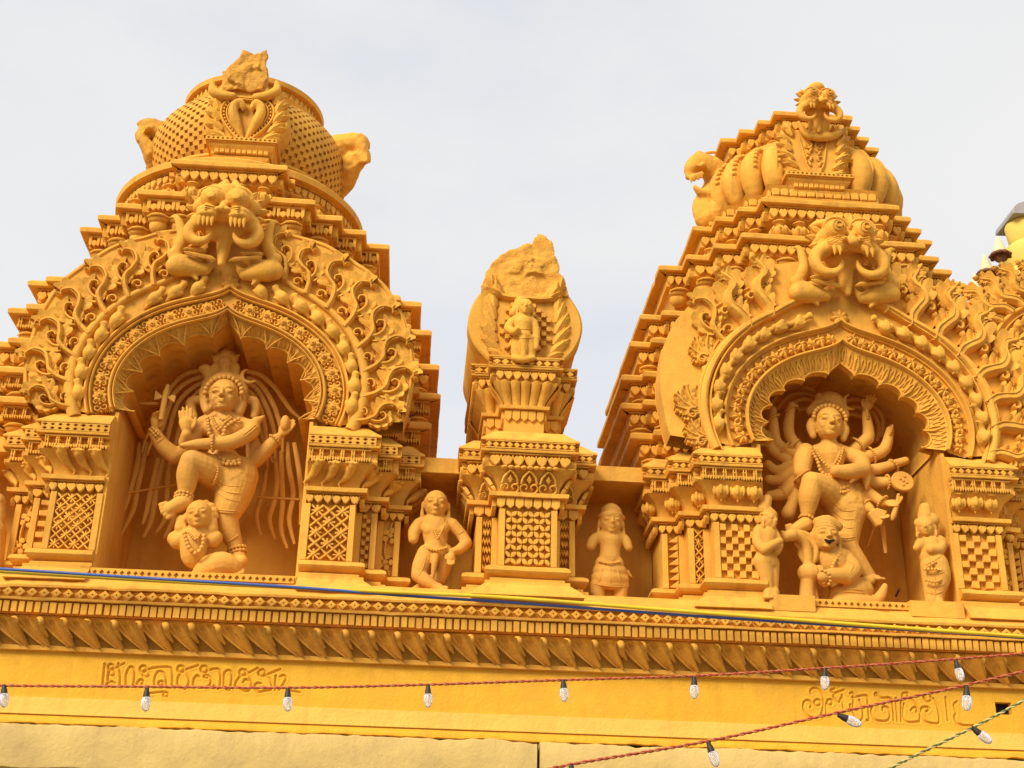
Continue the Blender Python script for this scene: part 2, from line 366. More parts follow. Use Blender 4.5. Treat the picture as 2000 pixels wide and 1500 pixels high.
# ------------------------------------------------------------------ carved band and lattice patterns
JT = 0.0035
def jit(p): return [(u+random.uniform(-JT, JT), v+random.uniform(-JT, JT)) for u, v in p]
def pat(mb, fr, kind, L_, H, cell, d=0.03):
    """carve one run of a pattern: length L_, height H, pieces d proud of the frame"""
    n = max(1, round(L_/cell)); c_ = L_/n
    def P(pts, dd=d, bev=.004, dome=0.0): mb.poly(jit(pts), fr, 0, dd, bev if dd > .012 else 0, dome=dome)
    if kind == 'pierced':                     # plate with rows of diamond holes
        rows = 2 if H > .075 else 1; h = H/rows
        for r_ in range(rows):
            for i in range(n):
                a = i*c_; b = a+c_; v0 = r_*h; v1 = v0+h; cx, cy = (a+b)/2, (v0+v1)/2
                k = random.uniform(.30, .38)
                q = [(a,v0),(b,v0),(b,v1),(a,v1)]; g = [(cx, cy-k*h*1.1),(cx+k*c_, cy),(cx, cy+k*h*1.1),(cx-k*c_, cy)]
                vs = [fr.p(u, v, d) for u, v in q]+[fr.p(u, v, d) for u, v in g]+[fr.p(u, v, 0.002) for u, v in g]
                fs = [(0,1,4),(1,5,4),(1,2,5),(2,6,5),(2,3,6),(3,7,6),(3,0,7),(0,4,7)]
                fs += [(4+j, 4+(j+1) % 4, 8+(j+1) % 4, 8+j) for j in range(4)]
                mb.add(vs, fs)
        vs = [fr.p(u, v, ww) for ww in (0, d) for u, v in ((0,0),(L_,0),(L_,H),(0,H))]
        mb.add(vs, [(0,1,5,4),(1,2,6,5),(2,3,7,6),(3,0,4,7)])
    elif kind == 'hearts':                    # hanging heart leaves under a linked rail
        mb.fbox(fr, 0, L_, H*.90, H, 0, d)
        for i in range(n):
            a = i*c_
            P([(a+.5*c_, 0), (a+.80*c_, .20*H), (a+.97*c_, .48*H), (a+.86*c_, .70*H), (a+.62*c_, .78*H), (a+.5*c_, .70*H), (a+.38*c_, .78*H), (a+.14*c_, .70*H), (a+.03*c_, .48*H), (a+.20*c_, .20*H)], d*1.1, .006)
            P([(a+.88*c_, .62*H), (a+1.0*c_, .50*H), (a+1.12*c_, .62*H), (a+1.04*c_, .92*H), (a+.96*c_, .92*H)] if i < n-1 else [(a+.88*c_,.62*H),(a+c_,.5*H),(a+c_,.92*H),(a+.94*c_,.92*H)], d*.8)
    elif kind == 'teeth':                     # slats with a pointed lower end
        for i in range(n):
            a = i*c_; s_ = random.uniform(-.02, .02)
            P([(a+.04*c_, .30*H), (a+.5*c_, s_*H), (a+.96*c_, .30*H), (a+.96*c_, H), (a+.04*c_, H)], d)
    elif kind == 'houses':                    # slats with small notched windows and a scalloped hem
        mb.fbox(fr, 0, L_, .82*H, H, 0, d)
        for i in range(n):
            a = i*c_
            P([(a+.02*c_, .22*H), (a+.15*c_, .05*H), (a+.28*c_, .22*H), (a+.28*c_, .82*H), (a+.02*c_, .82*H)], d)
            P([(a+.72*c_, .22*H), (a+.85*c_, .05*H), (a+.98*c_, .22*H), (a+.98*c_, .82*H), (a+.72*c_, .82*H)], d)
            P([(a+.28*c_, .22*H), (a+.5*c_, 0), (a+.72*c_, .22*H), (a+.72*c_, .48*H), (a+.5*c_, .60*H), (a+.28*c_, .48*H)], d)
    elif kind == 'combs':                     # open fretted frieze with scalloped hem
        mb.fbox(fr, 0, L_, .88*H, H, 0, d)
        for i in range(n):
            a = i*c_
            for q in (.08, .30): P([(a+q*c_, .3*H), (a+(q+.14)*c_, .3*H), (a+(q+.14)*c_, .88*H), (a+q*c_, .88*H)], d)
            P([(a+.05*c_, .55*H), (a+.48*c_, .55*H), (a+.48*c_, .68*H), (a+.05*c_, .68*H)], d*.9)
            for q in (0, .25, .5, .75):
                P([(a+(q+.01)*c_, .18*H), (a+(q+.125)*c_, 0), (a+(q+.24)*c_, .18*H), (a+(q+.24)*c_, .33*H), (a+(q+.01)*c_, .33*H)], d*1.1)
    elif kind == 'petal4':                    # interlaced circles: four-petal flowers
        m_ = max(1, round(H/cell)); ch = H/m_
        def lens(x0, y0, x1, y1):
            o = []; dx, dy = x1-x0, y1-y0
            for t in (0.04, .25, .5, .75): o.append((x0+dx*t - dy*.26*math.sin(math.pi*t), y0+dy*t + dx*.26*math.sin(math.pi*t)))
            for t in (.96, .75, .5, .25): o.append((x0+dx*t + dy*.26*math.sin(math.pi*t), y0+dy*t - dx*.26*math.sin(math.pi*t)))
            return o[::-1]
        for i in range(n):
            for j in range(m_):
                x0, y0 = i*c_, j*ch; cx, cy = x0+c_/2, y0+ch/2
                for X, Y in ((x0, y0), (x0+c_, y0), (x0+c_, y0+ch), (x0, y0+ch)): P(lens(cx, cy, X, Y), d, .005)
    elif kind == 'stars':                     # crossed bars with eight-rayed knots
        m_ = max(1, round(H/cell)); ch = H/m_; b = .085*c_
        def bar(x0, y0, x1, y1, dd):
            dx, dy = x1-x0, y1-y0; l_ = math.hypot(dx, dy); nx, ny = -dy/l_*b, dx/l_*b
            P([(x0-nx, y0-ny), (x1-nx, y1-ny), (x1+nx, y1+ny), (x0+nx, y0+ny)], dd)
        for i in range(n):
            for j in range(m_):
                x, y = i*c_, j*ch
                bar(x, y, x+c_, y+ch, d); bar(x, y+ch, x+c_, y, d*.93)
                if (i+j) % 2 == 0: bar(x+c_/2, y, x+c_/2, y+ch, d*.85); bar(x, y+ch/2, x+c_, y+ch/2, d*.80)
    elif kind == 'check':
        m_ = max(1, round(H/cell)); ch = H/m_
        for i in range(n):
            for j in range(m_):
                if (i+j) % 2: P([(i*c_, j*ch), ((i+1)*c_, j*ch), ((i+1)*c_, (j+1)*ch), (i*c_, (j+1)*ch)], d*random.uniform(.85, 1.05))
    elif kind == 'tri':
        m_ = max(1, round(H/cell)); ch = H/m_
        for i in range(n):
            for j in range(m_): P([(i*c_, j*ch), ((i+1)*c_, j*ch), ((i+1)*c_, (j+1)*ch)], d)
    elif kind == 'zig':
        m_ = max(2, round(H/cell)); ch = H/m_; k = 3; q = L_/(2*k)
        for j in range(m_):
            y = j*ch
            for i in range(2*k):
                a0, a1 = (0, ch*.5) if i % 2 == 0 else (ch*.5, 0)
                P([(i*q, y+a0*.9), ((i+1)*q, y+a1*.9), ((i+1)*q, min(H, y+a1*.9+ch*.46)), (i*q, min(H, y+a0*.9+ch*.46))], d)
    elif kind == 'floral':                    # winding stem with flowers and leaves
        k = max(2, round(H/.26)); h = H/k
        path = smoothpath([(L_*(.5+.3*(-1)**i), i*h) for i in range(k+1)], 6)
        mb.ridge(path, .028, d*.9, fr)
        for i in range(k):
            s_ = -(-1)**i; cx, cy = L_*(.5+.18*s_), (i+.5)*h
            mb.ridge(spiral(cx, cy, L_*.30, L_*.10, math.pi/2 if s_ > 0 else -math.pi/2, .8*s_), .022, d*.85, fr)
            for q in range(5):
                a = 2*math.pi*q/5; P(circ(cx+.055*math.cos(a), cy+.055*math.sin(a), .030, 7), d*.9, .006)
            P(circ(cx, cy, .026, 8), d*1.1, .006)
            for q in (-1, 1):
                P([(L_*(.5-.30*s_)+.02*q, cy-.03), (L_*(.5-.30*s_)+.05*q, cy), (L_*(.5-.36*s_), cy+.06), (L_*(.5-.30*s_)-.03*q, cy+.02)][::1], d*.6)
    elif kind == 'dent':
        for i in range(n): P([(i*c_+.10*c_, 0), ((i+1)*c_-.06*c_, 0), ((i+1)*c_-.06*c_, H), (i*c_+.10*c_, H)], d)
    elif kind == 'tongues':                   # round-ended lotus petals
        for i in range(n):
            a = i*c_
            P([(a+.08*c_, 0), (a+.92*c_, 0), (a+.96*c_, .72*H), (a+.80*c_, .93*H), (a+.5*c_, H), (a+.2*c_, .93*H), (a+.04*c_, .72*H)], d, .008)
    elif kind == 'diam':                      # row of squares on their points between rails
        mb.fbox(fr, 0, L_, 0, .13*H, 0, d); mb.fbox(fr, 0, L_, .88*H, H, 0, d)
        for i in range(n):
            a = i*c_; P([(a+.5*c_, .1*H), (a+.97*c_, .5*H), (a+.5*c_, .9*H), (a+.03*c_, .5*H)], d*.95)
    return mb
def bands(name, path, z, H, kind, cell, out, m, parent, d=0.03, skip=()):
    """the same carved band on every run of a stepped plan path, each run its own part"""
    n = len(path)
    off = offset_path(path, out)
    for i in range(n-1):
        if i in skip: continue
        fr, Ln = seg_frame(off[i], off[i+1], z)
        if Ln < .05: continue
        mb = MB(); pat(mb, fr, kind, Ln, H, cell, d)
        mb.build(name, m, parent)
def offset_path(path, o):
    n = len(path); P = [Vector((p[0], p[1])) for p in path]; q = []
    for i in range(n):
        ns = []
        for a, b in ((i-1, i), (i, i+1)):
            if 0 <= a and b < n:
                d_ = (P[b]-P[a]).normalized(); ns.append(Vector((d_.y, -d_.x)))
        if len(ns) == 1: N = ns[0]
        else: s_ = ns[0]+ns[1]; N = s_*(2/max(s_.length_squared, 1e-6))
        q.append((P[i].x+N.x*o, P[i].y+N.y*o))
    return q
# ------------------------------------------------------------------ ground, gateway wall, cornice, ledge
g = MB().add([Vector((-600,-600,0)), Vector((600,-600,0)), Vector((600,600,0)), Vector((-600,600,0))], [(0,1,2,3)])
o = g.build('ground', M_GROUND, None, None); o['kind'] = 'structure'
WX0, WX1 = -6.6, 8.6
gate = thing('temple_gateway', 'ochre painted temple gateway wall with incised lettering and a leaf carved cornice', 'wall', (1, 0, 0))
MB().box(WX0, WX1, .06, 4.0, 0, 3.42).build('lower_wall', M_STONE, gate)
MB().box(WX0, WX1, .07, 4.0, 3.42, 4.38).build('frieze_core', M_DARK, gate)
MB().box(WX0, WX1, .30, 4.0, 4.38, 5.05).build('roof_deck', M_OCH, gate)

S1, O1 = 1/4.762, (180, 1280)
O2 = (1540, 1320)
def cir(cx, cy, r_, n=10): return [(cx+r_*math.cos(2*math.pi*i/n+.6), cy+r_*math.sin(2*math.pi*i/n+.6)) for i in range(n+1)]
TXT1 = [[(118,80),(98,280)], cir(175,108,26), [(195,130),(300,75)], cir(182,165,28), [(150,190),(150,232)], [(245,75),(262,180),(258,290)], [(125,285),(150,255),(180,245),(212,262)],
 [(315,295),(318,180),(350,112),(385,120),(396,180),(380,296)], cir(475,128,30), cir(502,172,30), [(505,135),(600,114),(715,112),(745,150),(745,300)], [(415,268),(440,230),(475,236),(464,266)],
 [(580,290),(585,200),(620,150),(665,165),(690,220),(682,290)], cir(640,262,22), [(700,300),(730,312)], cir(825,127,30), [(850,140),(985,95)], [(855,150),(808,190),(796,270),(850,318),(890,280),(901,220),(868,150)],
 cir(1042,130,32), [(1090,142),(1130,128),(1178,132),(1196,200),(1188,290),(1160,318),(1130,285)], [(1000,205),(975,188),(945,230),(950,290),(1012,306),(1090,282),(1106,222),(1080,190),(1048,180),(1044,206),(1076,210)],
 [(1225,300),(1228,180),(1255,142),(1290,150),(1300,210),(1278,325),(1250,315)], cir(1400,160,30), [(1430,178),(1540,120)], [(1432,182),(1372,202),(1332,280),(1382,322),(1432,336),(1482,292),(1470,205),(1425,135)], [(1405,252),(1426,224),(1456,242)], [(1395,330),(1430,340),(1465,330)],
 cir(1580,165,32), [(1612,186),(1752,130)], [(1612,190),(1660,232),(1670,318),(1610,332),(1540,342),(1512,292),(1530,262),(1572,262)], [(1710,190),(1700,326)], [(1750,198),(1780,186),(1806,212),(1782,262),(1742,322)],
 [(525,356),(660,340)], cir(684,366,22), [(1832,330),(1932,346)]]
TXT2 = [[(215,172),(205,140),(235,115),(280,125),(320,180),(326,280),(300,370),(240,392),(180,370),(140,300),(150,240),(190,230),(216,260),(205,296)], cir(272,250,30), [(425,162),(396,136),(430,120)], [(440,160),(520,130)], [(442,166),(420,192),(468,250),(490,205)], cir(386,246,26), [(370,225),(350,270),(356,360)],
 [(500,180),(512,300)], [(575,165),(595,155),(612,180),(602,202),(725,185),(740,260),(752,405),(730,415)], [(610,212),(600,300),(620,382),(660,417),(692,392),(692,300),(660,222)], [(575,270),(580,310)],
 [(840,190),(806,180),(820,160),(860,205),(940,206),(970,250),(982,415)], [(790,280),(770,330),(800,402),(850,422),(922,416),(946,370),(930,300),(882,290),(880,322)], [(1000,210),(1016,424)], [(1050,240),(1052,424)],
 [(1060,202),(1065,165),(1110,160),(1112,192),(1160,230),(1222,332),(1222,432)], [(1075,262),(1070,382),(1112,432),(1222,426)], [(1140,322),(1166,295),(1202,302),(1190,336)], [(1260,200),(1290,242),(1335,222),(1320,190)], [(1350,212),(1392,300),(1402,432),(1340,442),(1270,422),(1240,372),(1240,302),(1290,290),(1312,312),(1284,332)],
 [(1465,200),(1486,416)], [(1570,240),(1540,272),(1562,340),(1545,382),(1572,442),(1640,462),(1722,462)]]
def letter_patch(strokes, off, x0, x1, z0, z1):
    """plaster face with the letters cut into it"""
    st = 0.005; nx = int((x1-x0)/st)+1; nz_ = int((z1-z0)/st)+1
    xs = np.linspace(x0, x1, nx); zs = np.linspace(z0, z1, nz_); X, Z = np.meshgrid(xs, zs); D = np.full(X.shape, 9.0)
    for s_ in strokes:
        pts = smoothpath(s_, 5) if len(s_) > 2 else s_
        q = [A(off[0]+a*S1, off[1]+b*S1, 0) for a, b in pts]
        for a, b in zip(q, q[1:]):
            i0 = max(0, int((min(a.x, b.x)-.03-x0)/st)); i1 = min(nx, int((max(a.x, b.x)+.03-x0)/st)+2)
            j0 = max(0, int((min(a.z, b.z)-.03-z0)/st)); j1 = min(nz_, int((max(a.z, b.z)+.03-z0)/st)+2)
            if i1 <= i0 or j1 <= j0: continue
            dx, dz = b.x-a.x, b.z-a.z; l2 = dx*dx+dz*dz+1e-12
            xx, zz = X[j0:j1, i0:i1], Z[j0:j1, i0:i1]
            t = np.clip(((xx-a.x)*dx+(zz-a.z)*dz)/l2, 0, 1)
            D[j0:j1, i0:i1] = np.minimum(D[j0:j1, i0:i1], np.hypot(xx-a.x-t*dx, zz-a.z-t*dz))
    Y = .022*np.exp(-(D/.0085)**2) - .004*np.exp(-((D-.018)/.008)**2)
    Y[0, :] = Y[-1, :] = 0; Y[:, 0] = Y[:, -1] = 0
    vs = np.stack([X, Y, Z], -1).reshape(-1, 3)
    idx = np.arange(nx*nz_).reshape(nz_, nx)
    fs = np.stack([idx[:-1,:-1], idx[:-1,1:], idx[1:,1:], idx[1:,:-1]], -1).reshape(-1, 4)
    me = bpy.data.meshes.new('incised_lettering'); me.from_pydata(vs.tolist(), [], fs.tolist()); me.shade_smooth()
    return obj('incised_lettering', me, M_WALL, gate)
ZB, ZP0, ZP1, ZT = 3.80, 3.86, 3.985, 4.42
pa = (A(192, 1330).x-.02, A(595, 1330).x+.02); pb = (A(1560, 1380).x-.03, A(1910, 1400).x+.02)
LZ0, LZ1 = 4.005, 4.405
letter_patch(TXT1, O1, pa[0], pa[1], LZ0, LZ1); letter_patch(TXT2, O2, pb[0], pb[1], LZ0, LZ1)
HOLE = (A(1958, 1366).x-.075, A(1958, 1366).x+.075, 4.175, 4.285)
def wallrect(x0, x1, z0, z1, name='frieze_wall', m=M_WALL, y=0.0):
    MB().box(x0, x1, y, .075, z0, z1).build(name, m, gate)
wallrect(WX0, pa[0], LZ0, ZT); wallrect(pa[1], pb[0], LZ0, ZT); wallrect(pb[1], HOLE[0], LZ0, ZT); wallrect(HOLE[1], WX1, LZ0, ZT)
wallrect(pa[0], pa[1], LZ1, ZT); wallrect(pb[0], pb[1], LZ1, ZT); wallrect(HOLE[0], HOLE[1], LZ0, HOLE[2]); wallrect(HOLE[0], HOLE[1], HOLE[3], ZT)
MB().box(WX0, WX1, -.012, .074, ZP0, LZ0-.0005).build('pale_band', M_PALE, gate)
# ragged lower lip of the painted plaster
def ragged(x0, x1, zt, zb, y, amp, seed, name, m, yb=.07, step=.03, parent=gate, top_amp=0.0, z_slope=0.0):
    n = int((x1-x0)/step); vs = []; fs = []
    for i in range(n+1):
        x = x0+(x1-x0)*i/n
        a = noise.noise(Vector((x*2.3, seed, 0)))*amp + noise.noise(Vector((x*11, seed, 3)))*amp*.6
        b = noise.noise(Vector((x*2.3, seed+9, 0)))*top_amp + noise.noise(Vector((x*11, seed+9, 3)))*top_amp*.6
        wv = noise.noise(Vector((x*4, seed+4, 1)))*.006
        for yy, zz in ((yb, zb+a), (y+wv, zb+a), (y-.004+wv, zb+a+.03), (y+wv, (zb+zt)/2), (y+wv, zt+b-.02), (y+.012, zt+b), (yb, zt+b+.004)): vs.append(Vector((x, yy, zz+z_slope*x)))
    for i in range(n):
        for k in range(6): fs.append((i*7+k, (i+1)*7+k, (i+1)*7+k+1, i*7+k+1))
    fs += [tuple(range(6, -1, -1)), tuple(n*7+k for k in range(7))]
    return MB().add(vs, fs).build(name, m, parent, 60)
ragged(WX0, WX1, ZP0-.001, 3.785, -.004, .016, 2.0, 'plaster_hem', M_WALL)
ledge = thing('stone_ledge', 'weathered pale yellow stone ledge running below the painted gateway wall', 'ledge', (1, -.1, 3.4))
jx = A(1052, 1460, -.12).x
for i, (a, b) in enumerate(((WX0, -3.4-2), (-5.385, jx-.012), (jx+.012, 6.2), (6.22, WX1))):
    ragged(a, b, 3.757, 3.40, -.12, .02, 5.0+i*3, 'ledge_stone', M_STONE, yb=.3, parent=ledge, top_amp=.022)

PATHC = [(WX0, 0), (WX1, 0)]
def cornice(name, prof, wob=0.0, m=M_OCH):
    return MB().sweep([(WX0+(WX1-WX0)*i/60, 0) for i in range(61)] if wob else PATHC, prof, wob=wob).build(name, m, gate, 30)
cornice('cornice_fillet', [(-.05,4.40),(.05,4.405),(.055,4.445),(-.05,4.45)])
cornice('cornice_cyma', [(-.05,4.445),(.015,4.447),(.03,4.50),(.075,4.57),(.14,4.635),(.165,4.682),(-.05,4.686)])
cornice('dentil_backing', [(-.05,4.684),(.19,4.686),(.19,4.795),(-.05,4.797)])
cornice('cornice_lip', [(-.05,4.797),(.252,4.799),(.255,4.822),(-.05,4.825)], wob=.002)
cornice('diamond_backing', [(-.05,4.823),(.205,4.825),(.205,4.912),(-.05,4.914)])
cornice('cornice_top', [(-.3,4.914),(.25,4.915),(.255,4.936),(.10,5.095),(-.7,5.105)], wob=.003)
# each carved leaf, dentil and diamond of the cornice
def make_leaf():
    """one twisted leaf of the cyma: hooked tip, hollow blade with a midrib, rolled right edge"""
    lf = MB(); ns, nq = 18, 16; vs = []
    for i in range(ns+1):
        t = i/ns; Yc = -.165+.125*t**1.1; Zc = 4.676-.23*t; hw = .118*(1-.70*t**1.6)
        for j in range(nq+1):
            q = -1+2*j/nq; ed = max(0.0, 1-abs(q)**8)
            h = .012+.022*math.exp(-((q+.30)/.09)**2)+.030*math.exp(-((q+.92)/.22)**2)+(.085*math.exp(-((q-.50)/.36)**2))*(1-.45*t)
            h += .030*max(0, 1-t/.14)*(1 if q > -.2 else .4); h *= 1.3*(.25+.75*ed)*(1-.35*t)
            x_ = .165*t**1.4+q*hw-.03*(1-t)*(1 if q < 0 else .2)
            vs.append(Vector((x_, Yc-h*1.05, Zc-h*.30+(-.045*(q-.25)**2*max(0, 1-t/.35)))))
    fs = [(i*(nq+1)+j+1, i*(nq+1)+j, (i+1)*(nq+1)+j, (i+1)*(nq+1)+j+1) for i in range(ns) for j in range(nq)]
    k = len(vs)
    for j in range(nq+1): v = vs[j]; vs.append(Vector((v.x, -.14, v.z+.012)))
    fs += [(j, j+1, k+j+1, k+j) for j in range(nq)]
    lf.add(vs, fs); lf.ell((-.112,-.190,4.620), (.046,.040,.046), 12); lf.tube([(-.125,-.185,4.62),(-.10,-.15,4.57),(-.04,-.10,4.51)], [.042,.034,.010], 10)
    return lf
LEAF = make_leaf().mesh('acanthus_leaf', 60); LEAF.materials.append(M_OCH)
x = WX0+.15; i = 0
while x < WX1-.15:
    sp = random.uniform(.20, .24)
    o = inst('acanthus_leaf', LEAF, gate, (x, random.uniform(-.006,.006), 4.632*(1-1)), scale=(random.uniform(.92,1.1), 1, 1))
    x += sp
dm = MB(); fr0 = Fr((0,0,0)); q4 = [(0,-.043),(.050,0),(0,.043),(-.050,0)]; q5 = [(0,-.008),(.009,0),(0,.008),(-.009,0)]
vs = [fr0.p(a,b,0) for a,b in q4]+[fr0.p(a,b,.036) for a,b in q4]+[fr0.p(a,b,.042) for a,b in inset(q4,.006)]+[fr0.p(a,b,.042) for a,b in q5]+[fr0.p(a,b,.018) for a,b in q5]
fs = []
for k in range(4):
    for i in range(4): fs.append((k*4+i, k*4+(i+1)%4, k*4+4+(i+1)%4, k*4+4+i))
fs.append((16,17,18,19)); dm.add(vs, fs); DIAM = dm.mesh('diamond', 30); DIAM.materials.append(M_OCH)
x = WX0+.06
while x < WX1-.05:
    inst('diamond', DIAM, gate, (x, -.2055, 4.868+random.uniform(-.003,.003)), scale=(random.uniform(.92,1.03), 1, random.uniform(.96,1.03))); x += .1045
DENT = MB().fbox(Fr((0,0,0)), -.026, .026, -.044, .044, 0, .045).mesh('dentil', 30); DENT.materials.append(M_OCH)
x = WX0+.05; i = 0
while x < WX1-.05:
    w_ = random.uniform(.88, 1.06)
    inst('dentil', DENT, gate, (x, -.1905+random.uniform(-.004,.004), 4.741+random.uniform(-.002,.002)), scale=(w_, random.uniform(.8,1.05), 1.08)); x += .0668
# ------------------------------------------------------------------ shared carved pieces
F0 = Fr((0,0,0))
def shared(name, mb, m=M_OCH, smooth=35):
    me = mb.mesh(name, smooth); me.materials.append(m); return me
def lobe(mb, x, z, ang, ln, wd, d, fr=F0, dome=.004):
    """one small pointed leaf lobe with a raised midrib, pointing along ang"""
    ca, sa = math.cos(ang), math.sin(ang); vs = []
    ol = ((0,-.16),(.28,-.46),(.55,-.48),(.80,-.26),(1.04,0),(.80,.26),(.55,.48),(.28,.46),(0,.16))
    pt = lambda t, s_, w_: fr.p(x+ca*t*ln-sa*s_*wd, z+sa*t*ln+ca*s_*wd, w_)
    n = len(ol)
    for t, s_ in ol: vs.append(pt(t, s_, -.004))
    for t, s_ in ol: vs.append(pt(t, s_, d*.62))
    sp = [pt(.02, 0, d*.85), pt(.35, 0, d*1.12+dome), pt(.70, 0, d*1.05+dome)]
    vs += sp; a, b, c = 2*n, 2*n+1, 2*n+2; m_ = n
    fs = [(i, i+1, n+i+1, n+i) for i in range(n-1)]+[(n-1, 0, n, 2*n-1)]
    fs += [(m_, m_+1, a), (m_+1, b, a), (m_+1, m_+2, b), (m_+2, c, b), (m_+2, m_+3, c), (m_+3, m_+4, c), (m_+4, m_+5, c), (m_+5, m_+6, c), (m_+6, b, c), (m_+6, m_+7, b), (m_+7, a, b), (m_+7, m_+8, a), (m_+8, m_, a)]
    mb.add(vs, fs); return mb
def frond(mb, path, wid, side, teeth, d, fr=F0, base=0.0):
    """serrated leaf blade along one side of a stem path, cupped towards its edge"""
    k = len(path); inn = []; outp = []
    for i in range(k):
        a, b = path[max(i-1,0)], path[min(i+1,k-1)]; tx, ty = b[0]-a[0], b[1]-a[1]; l_ = math.hypot(tx, ty) or 1
        inn.append((path[i], (-ty/l_*side, tx/l_*side), (tx/l_, ty/l_)))
    rows = []; m_ = teeth*4
    for j in range(m_+1):
        t = j/m_*(k-1); i = min(int(t), k-2); f_ = t-i
        (p0, n0, t0), (p1, n1, t1) = inn[i], inn[i+1]
        px, py = p0[0]+(p1[0]-p0[0])*f_, p0[1]+(p1[1]-p0[1])*f_; nx, ny = n0[0]+(n1[0]-n0[0])*f_, n0[1]+(n1[1]-n0[1])*f_
        w_ = lerpl(wid, m_+1)[j]*(1.0, .92, .70, .86)[(j+1) % 4]; tx, ty = t0; sk = .35*w_
        rows.append([(px, py, d*.55), (px+nx*w_*.5+tx*sk*.4, py+ny*w_*.5+ty*sk*.4, d*(.75 if j % 4 != 1 else .5)), (px+nx*w_+tx*sk, py+ny*w_+ty*sk, d*(1.05 if j % 4 in (3,0) else .8)), (px+nx*w_+tx*sk, py+ny*w_+ty*sk, -.01)])
    vs = [fr.p(x, y, h+base) for r_ in rows for x, y, h in r_]
    fs = [((j*4+q), (j*4+q+1), ((j+1)*4+q+1), ((j+1)*4+q)) for j in range(m_) for q in range(3)]
    if side > 0: fs = [f_[::-1] for f_ in fs]
    mb.add(vs, fs); return mb
def make_flower():
    mb = MB()
    for k in range(8):
        a = 2*math.pi*k/8; lobe(mb, .018*math.cos(a), .018*math.sin(a), a, .055, .046, .022, dome=-.004)
    mb.poly(circ(0,0,.027,10), F0, 0, .03, .006); mb.poly(circ(0,0,.011,8), F0, .03, .038, .004)
    return shared('flower', mb)
def make_curl():
    mb = MB()
    for s_ in (-1, 1):
        mb.ridge(spiral(s_*.03, .028, .034, .008, math.pi if s_ > 0 else 0, -.95*s_), .017, .022, F0)
        mb.ridge(spiral(s_*.03, -.028, .034, .008, math.pi if s_ > 0 else 0, .95*s_), .017, .022, F0)
    mb.poly(circ(0,0,.012,8), F0, 0, .026, .004)
    for z in (-.07, .07): mb.poly(circ(0,z,.010,7), F0, 0, .02, .004)
    return shared('tendril', mb)
def make_maple():
    mb = MB()
    for a, l_ in ((math.pi/2, .085), (math.pi/2+.75, .07), (math.pi/2-.75, .07), (math.pi/2+1.7, .055), (math.pi/2-1.7, .055)): lobe(mb, 0, -.02, a, l_, .045, .026)
    mb.ridge([(0,-.02),(.006,-.05),(0,-.075)], .016, .022, F0)
    return shared('maple_leaf', mb)
def make_scroll(kind):
    mb = MB()
    if kind == 'feather':
        S = smoothpath([(0,-.04),(.035,.08),(.03,.18),(-.03,.25),(-.065,.33),(-.035,.42),(.045,.455),(.075,.42)], 5); n = len(S)
        mb.ridge(S, lerpl([.06,.052,.045,.04,.03,.018], n), lerpl([.045,.065,.065,.05,.03], n), F0)
        mb.ridge([(x_+.022, z-.004) for x_, z in S[6:26]], .014, .05, F0)
        S2 = smoothpath([(.02,.10),(.085,.16),(.105,.24),(.07,.30),(.02,.285),(.02,.245)], 5)
        mb.ridge(S2, lerpl([.04,.036,.03,.02], len(S2)), .055, F0)
        mb.ridge(spiral(-.075, .085, .05, .014, 0, .95), lerpl([.032,.018], 17), .045, F0)
        frond(mb, S[5:n-4], [.06,.105,.12,.11,.075], 1, 8, .046)
        frond(mb, S2[:18], [.04,.075,.085,.06], -1, 5, .042)
        for x_, z_, a in ((.045,.455,85),(.075,.43,40)): lobe(mb, x_, z_, R(a), .055, .04, .035)
        for x_, z_, a in ((-.01,.12,120),(.03,.25,75),(.055,.21,60)): lobe(mb, x_, z_, R(a), .05, .035, .035)
    elif kind == 'flame':
        S = smoothpath([(0,-.06),(.0,.05),(.045,.13),(.095,.21),(.08,.30),(.02,.36),(-.01,.44),(.03,.52),(.055,.57)], 5); n = len(S)
        mb.ridge(S, lerpl([.11,.115,.105,.085,.055,.025], n), lerpl([.06,.095,.10,.08,.04], n), F0)
        off = [(x_-.024, z_+.004) for x_, z_ in S[:-6]]
        mb.ridge(off, .020, lerpl([.075,.105,.105,.065], len(off)), F0)
        mb.ridge(spiral(.155, .155, .052, .012, math.pi*.9, -.9), lerpl([.05,.024], 17), .07, F0)
        frond(mb, S[4:26], [.07,.14,.165,.14,.09], 1, 6, .07); frond(mb, S[14:34], [.08,.15,.145,.09], -1, 5, .07)
        frond(mb, S[24:n-1], [.08,.12,.11,.05], 1, 4, .06); frond(mb, S[28:n-1], [.07,.10,.08,.04], -1, 4, .06)
        for x_, z_, a in ((.16,.19,-35),(.19,.13,-60),(.14,.24,-10),(.055,.56,70)): lobe(mb, x_, z_, R(a), .075, .06, .055)
    else:                                      # 'spray': a leaf spray with parts knocked off
        for k, (a, l_) in enumerate(((150,.26),(125,.30),(100,.30),(75,.26),(50,.2),(172,.18))):
            ex, ez = math.cos(R(a))*l_, math.sin(R(a))*l_; p_ = smoothpath([(0,-.03),(ex*.4+.02, ez*.5),(ex*.9, ez*.9)], 4)
            mb.ridge(p_, lerpl([.04,.02], 9), .05, F0)
            for q in (-1, 1): frond(mb, p_[2:], [.03,.06,.055,.02], q, 4, .045)
        mb.ridge(spiral(.06, .06, .06, .012, math.pi, -1.0), lerpl([.045,.02], 17), .06, F0)
        lobe(mb, .05, .0, R(-20), .09, .07, .04); lobe(mb, -.05, .02, R(190), .09, .07, .04)
    return shared('scroll_leaf', mb)
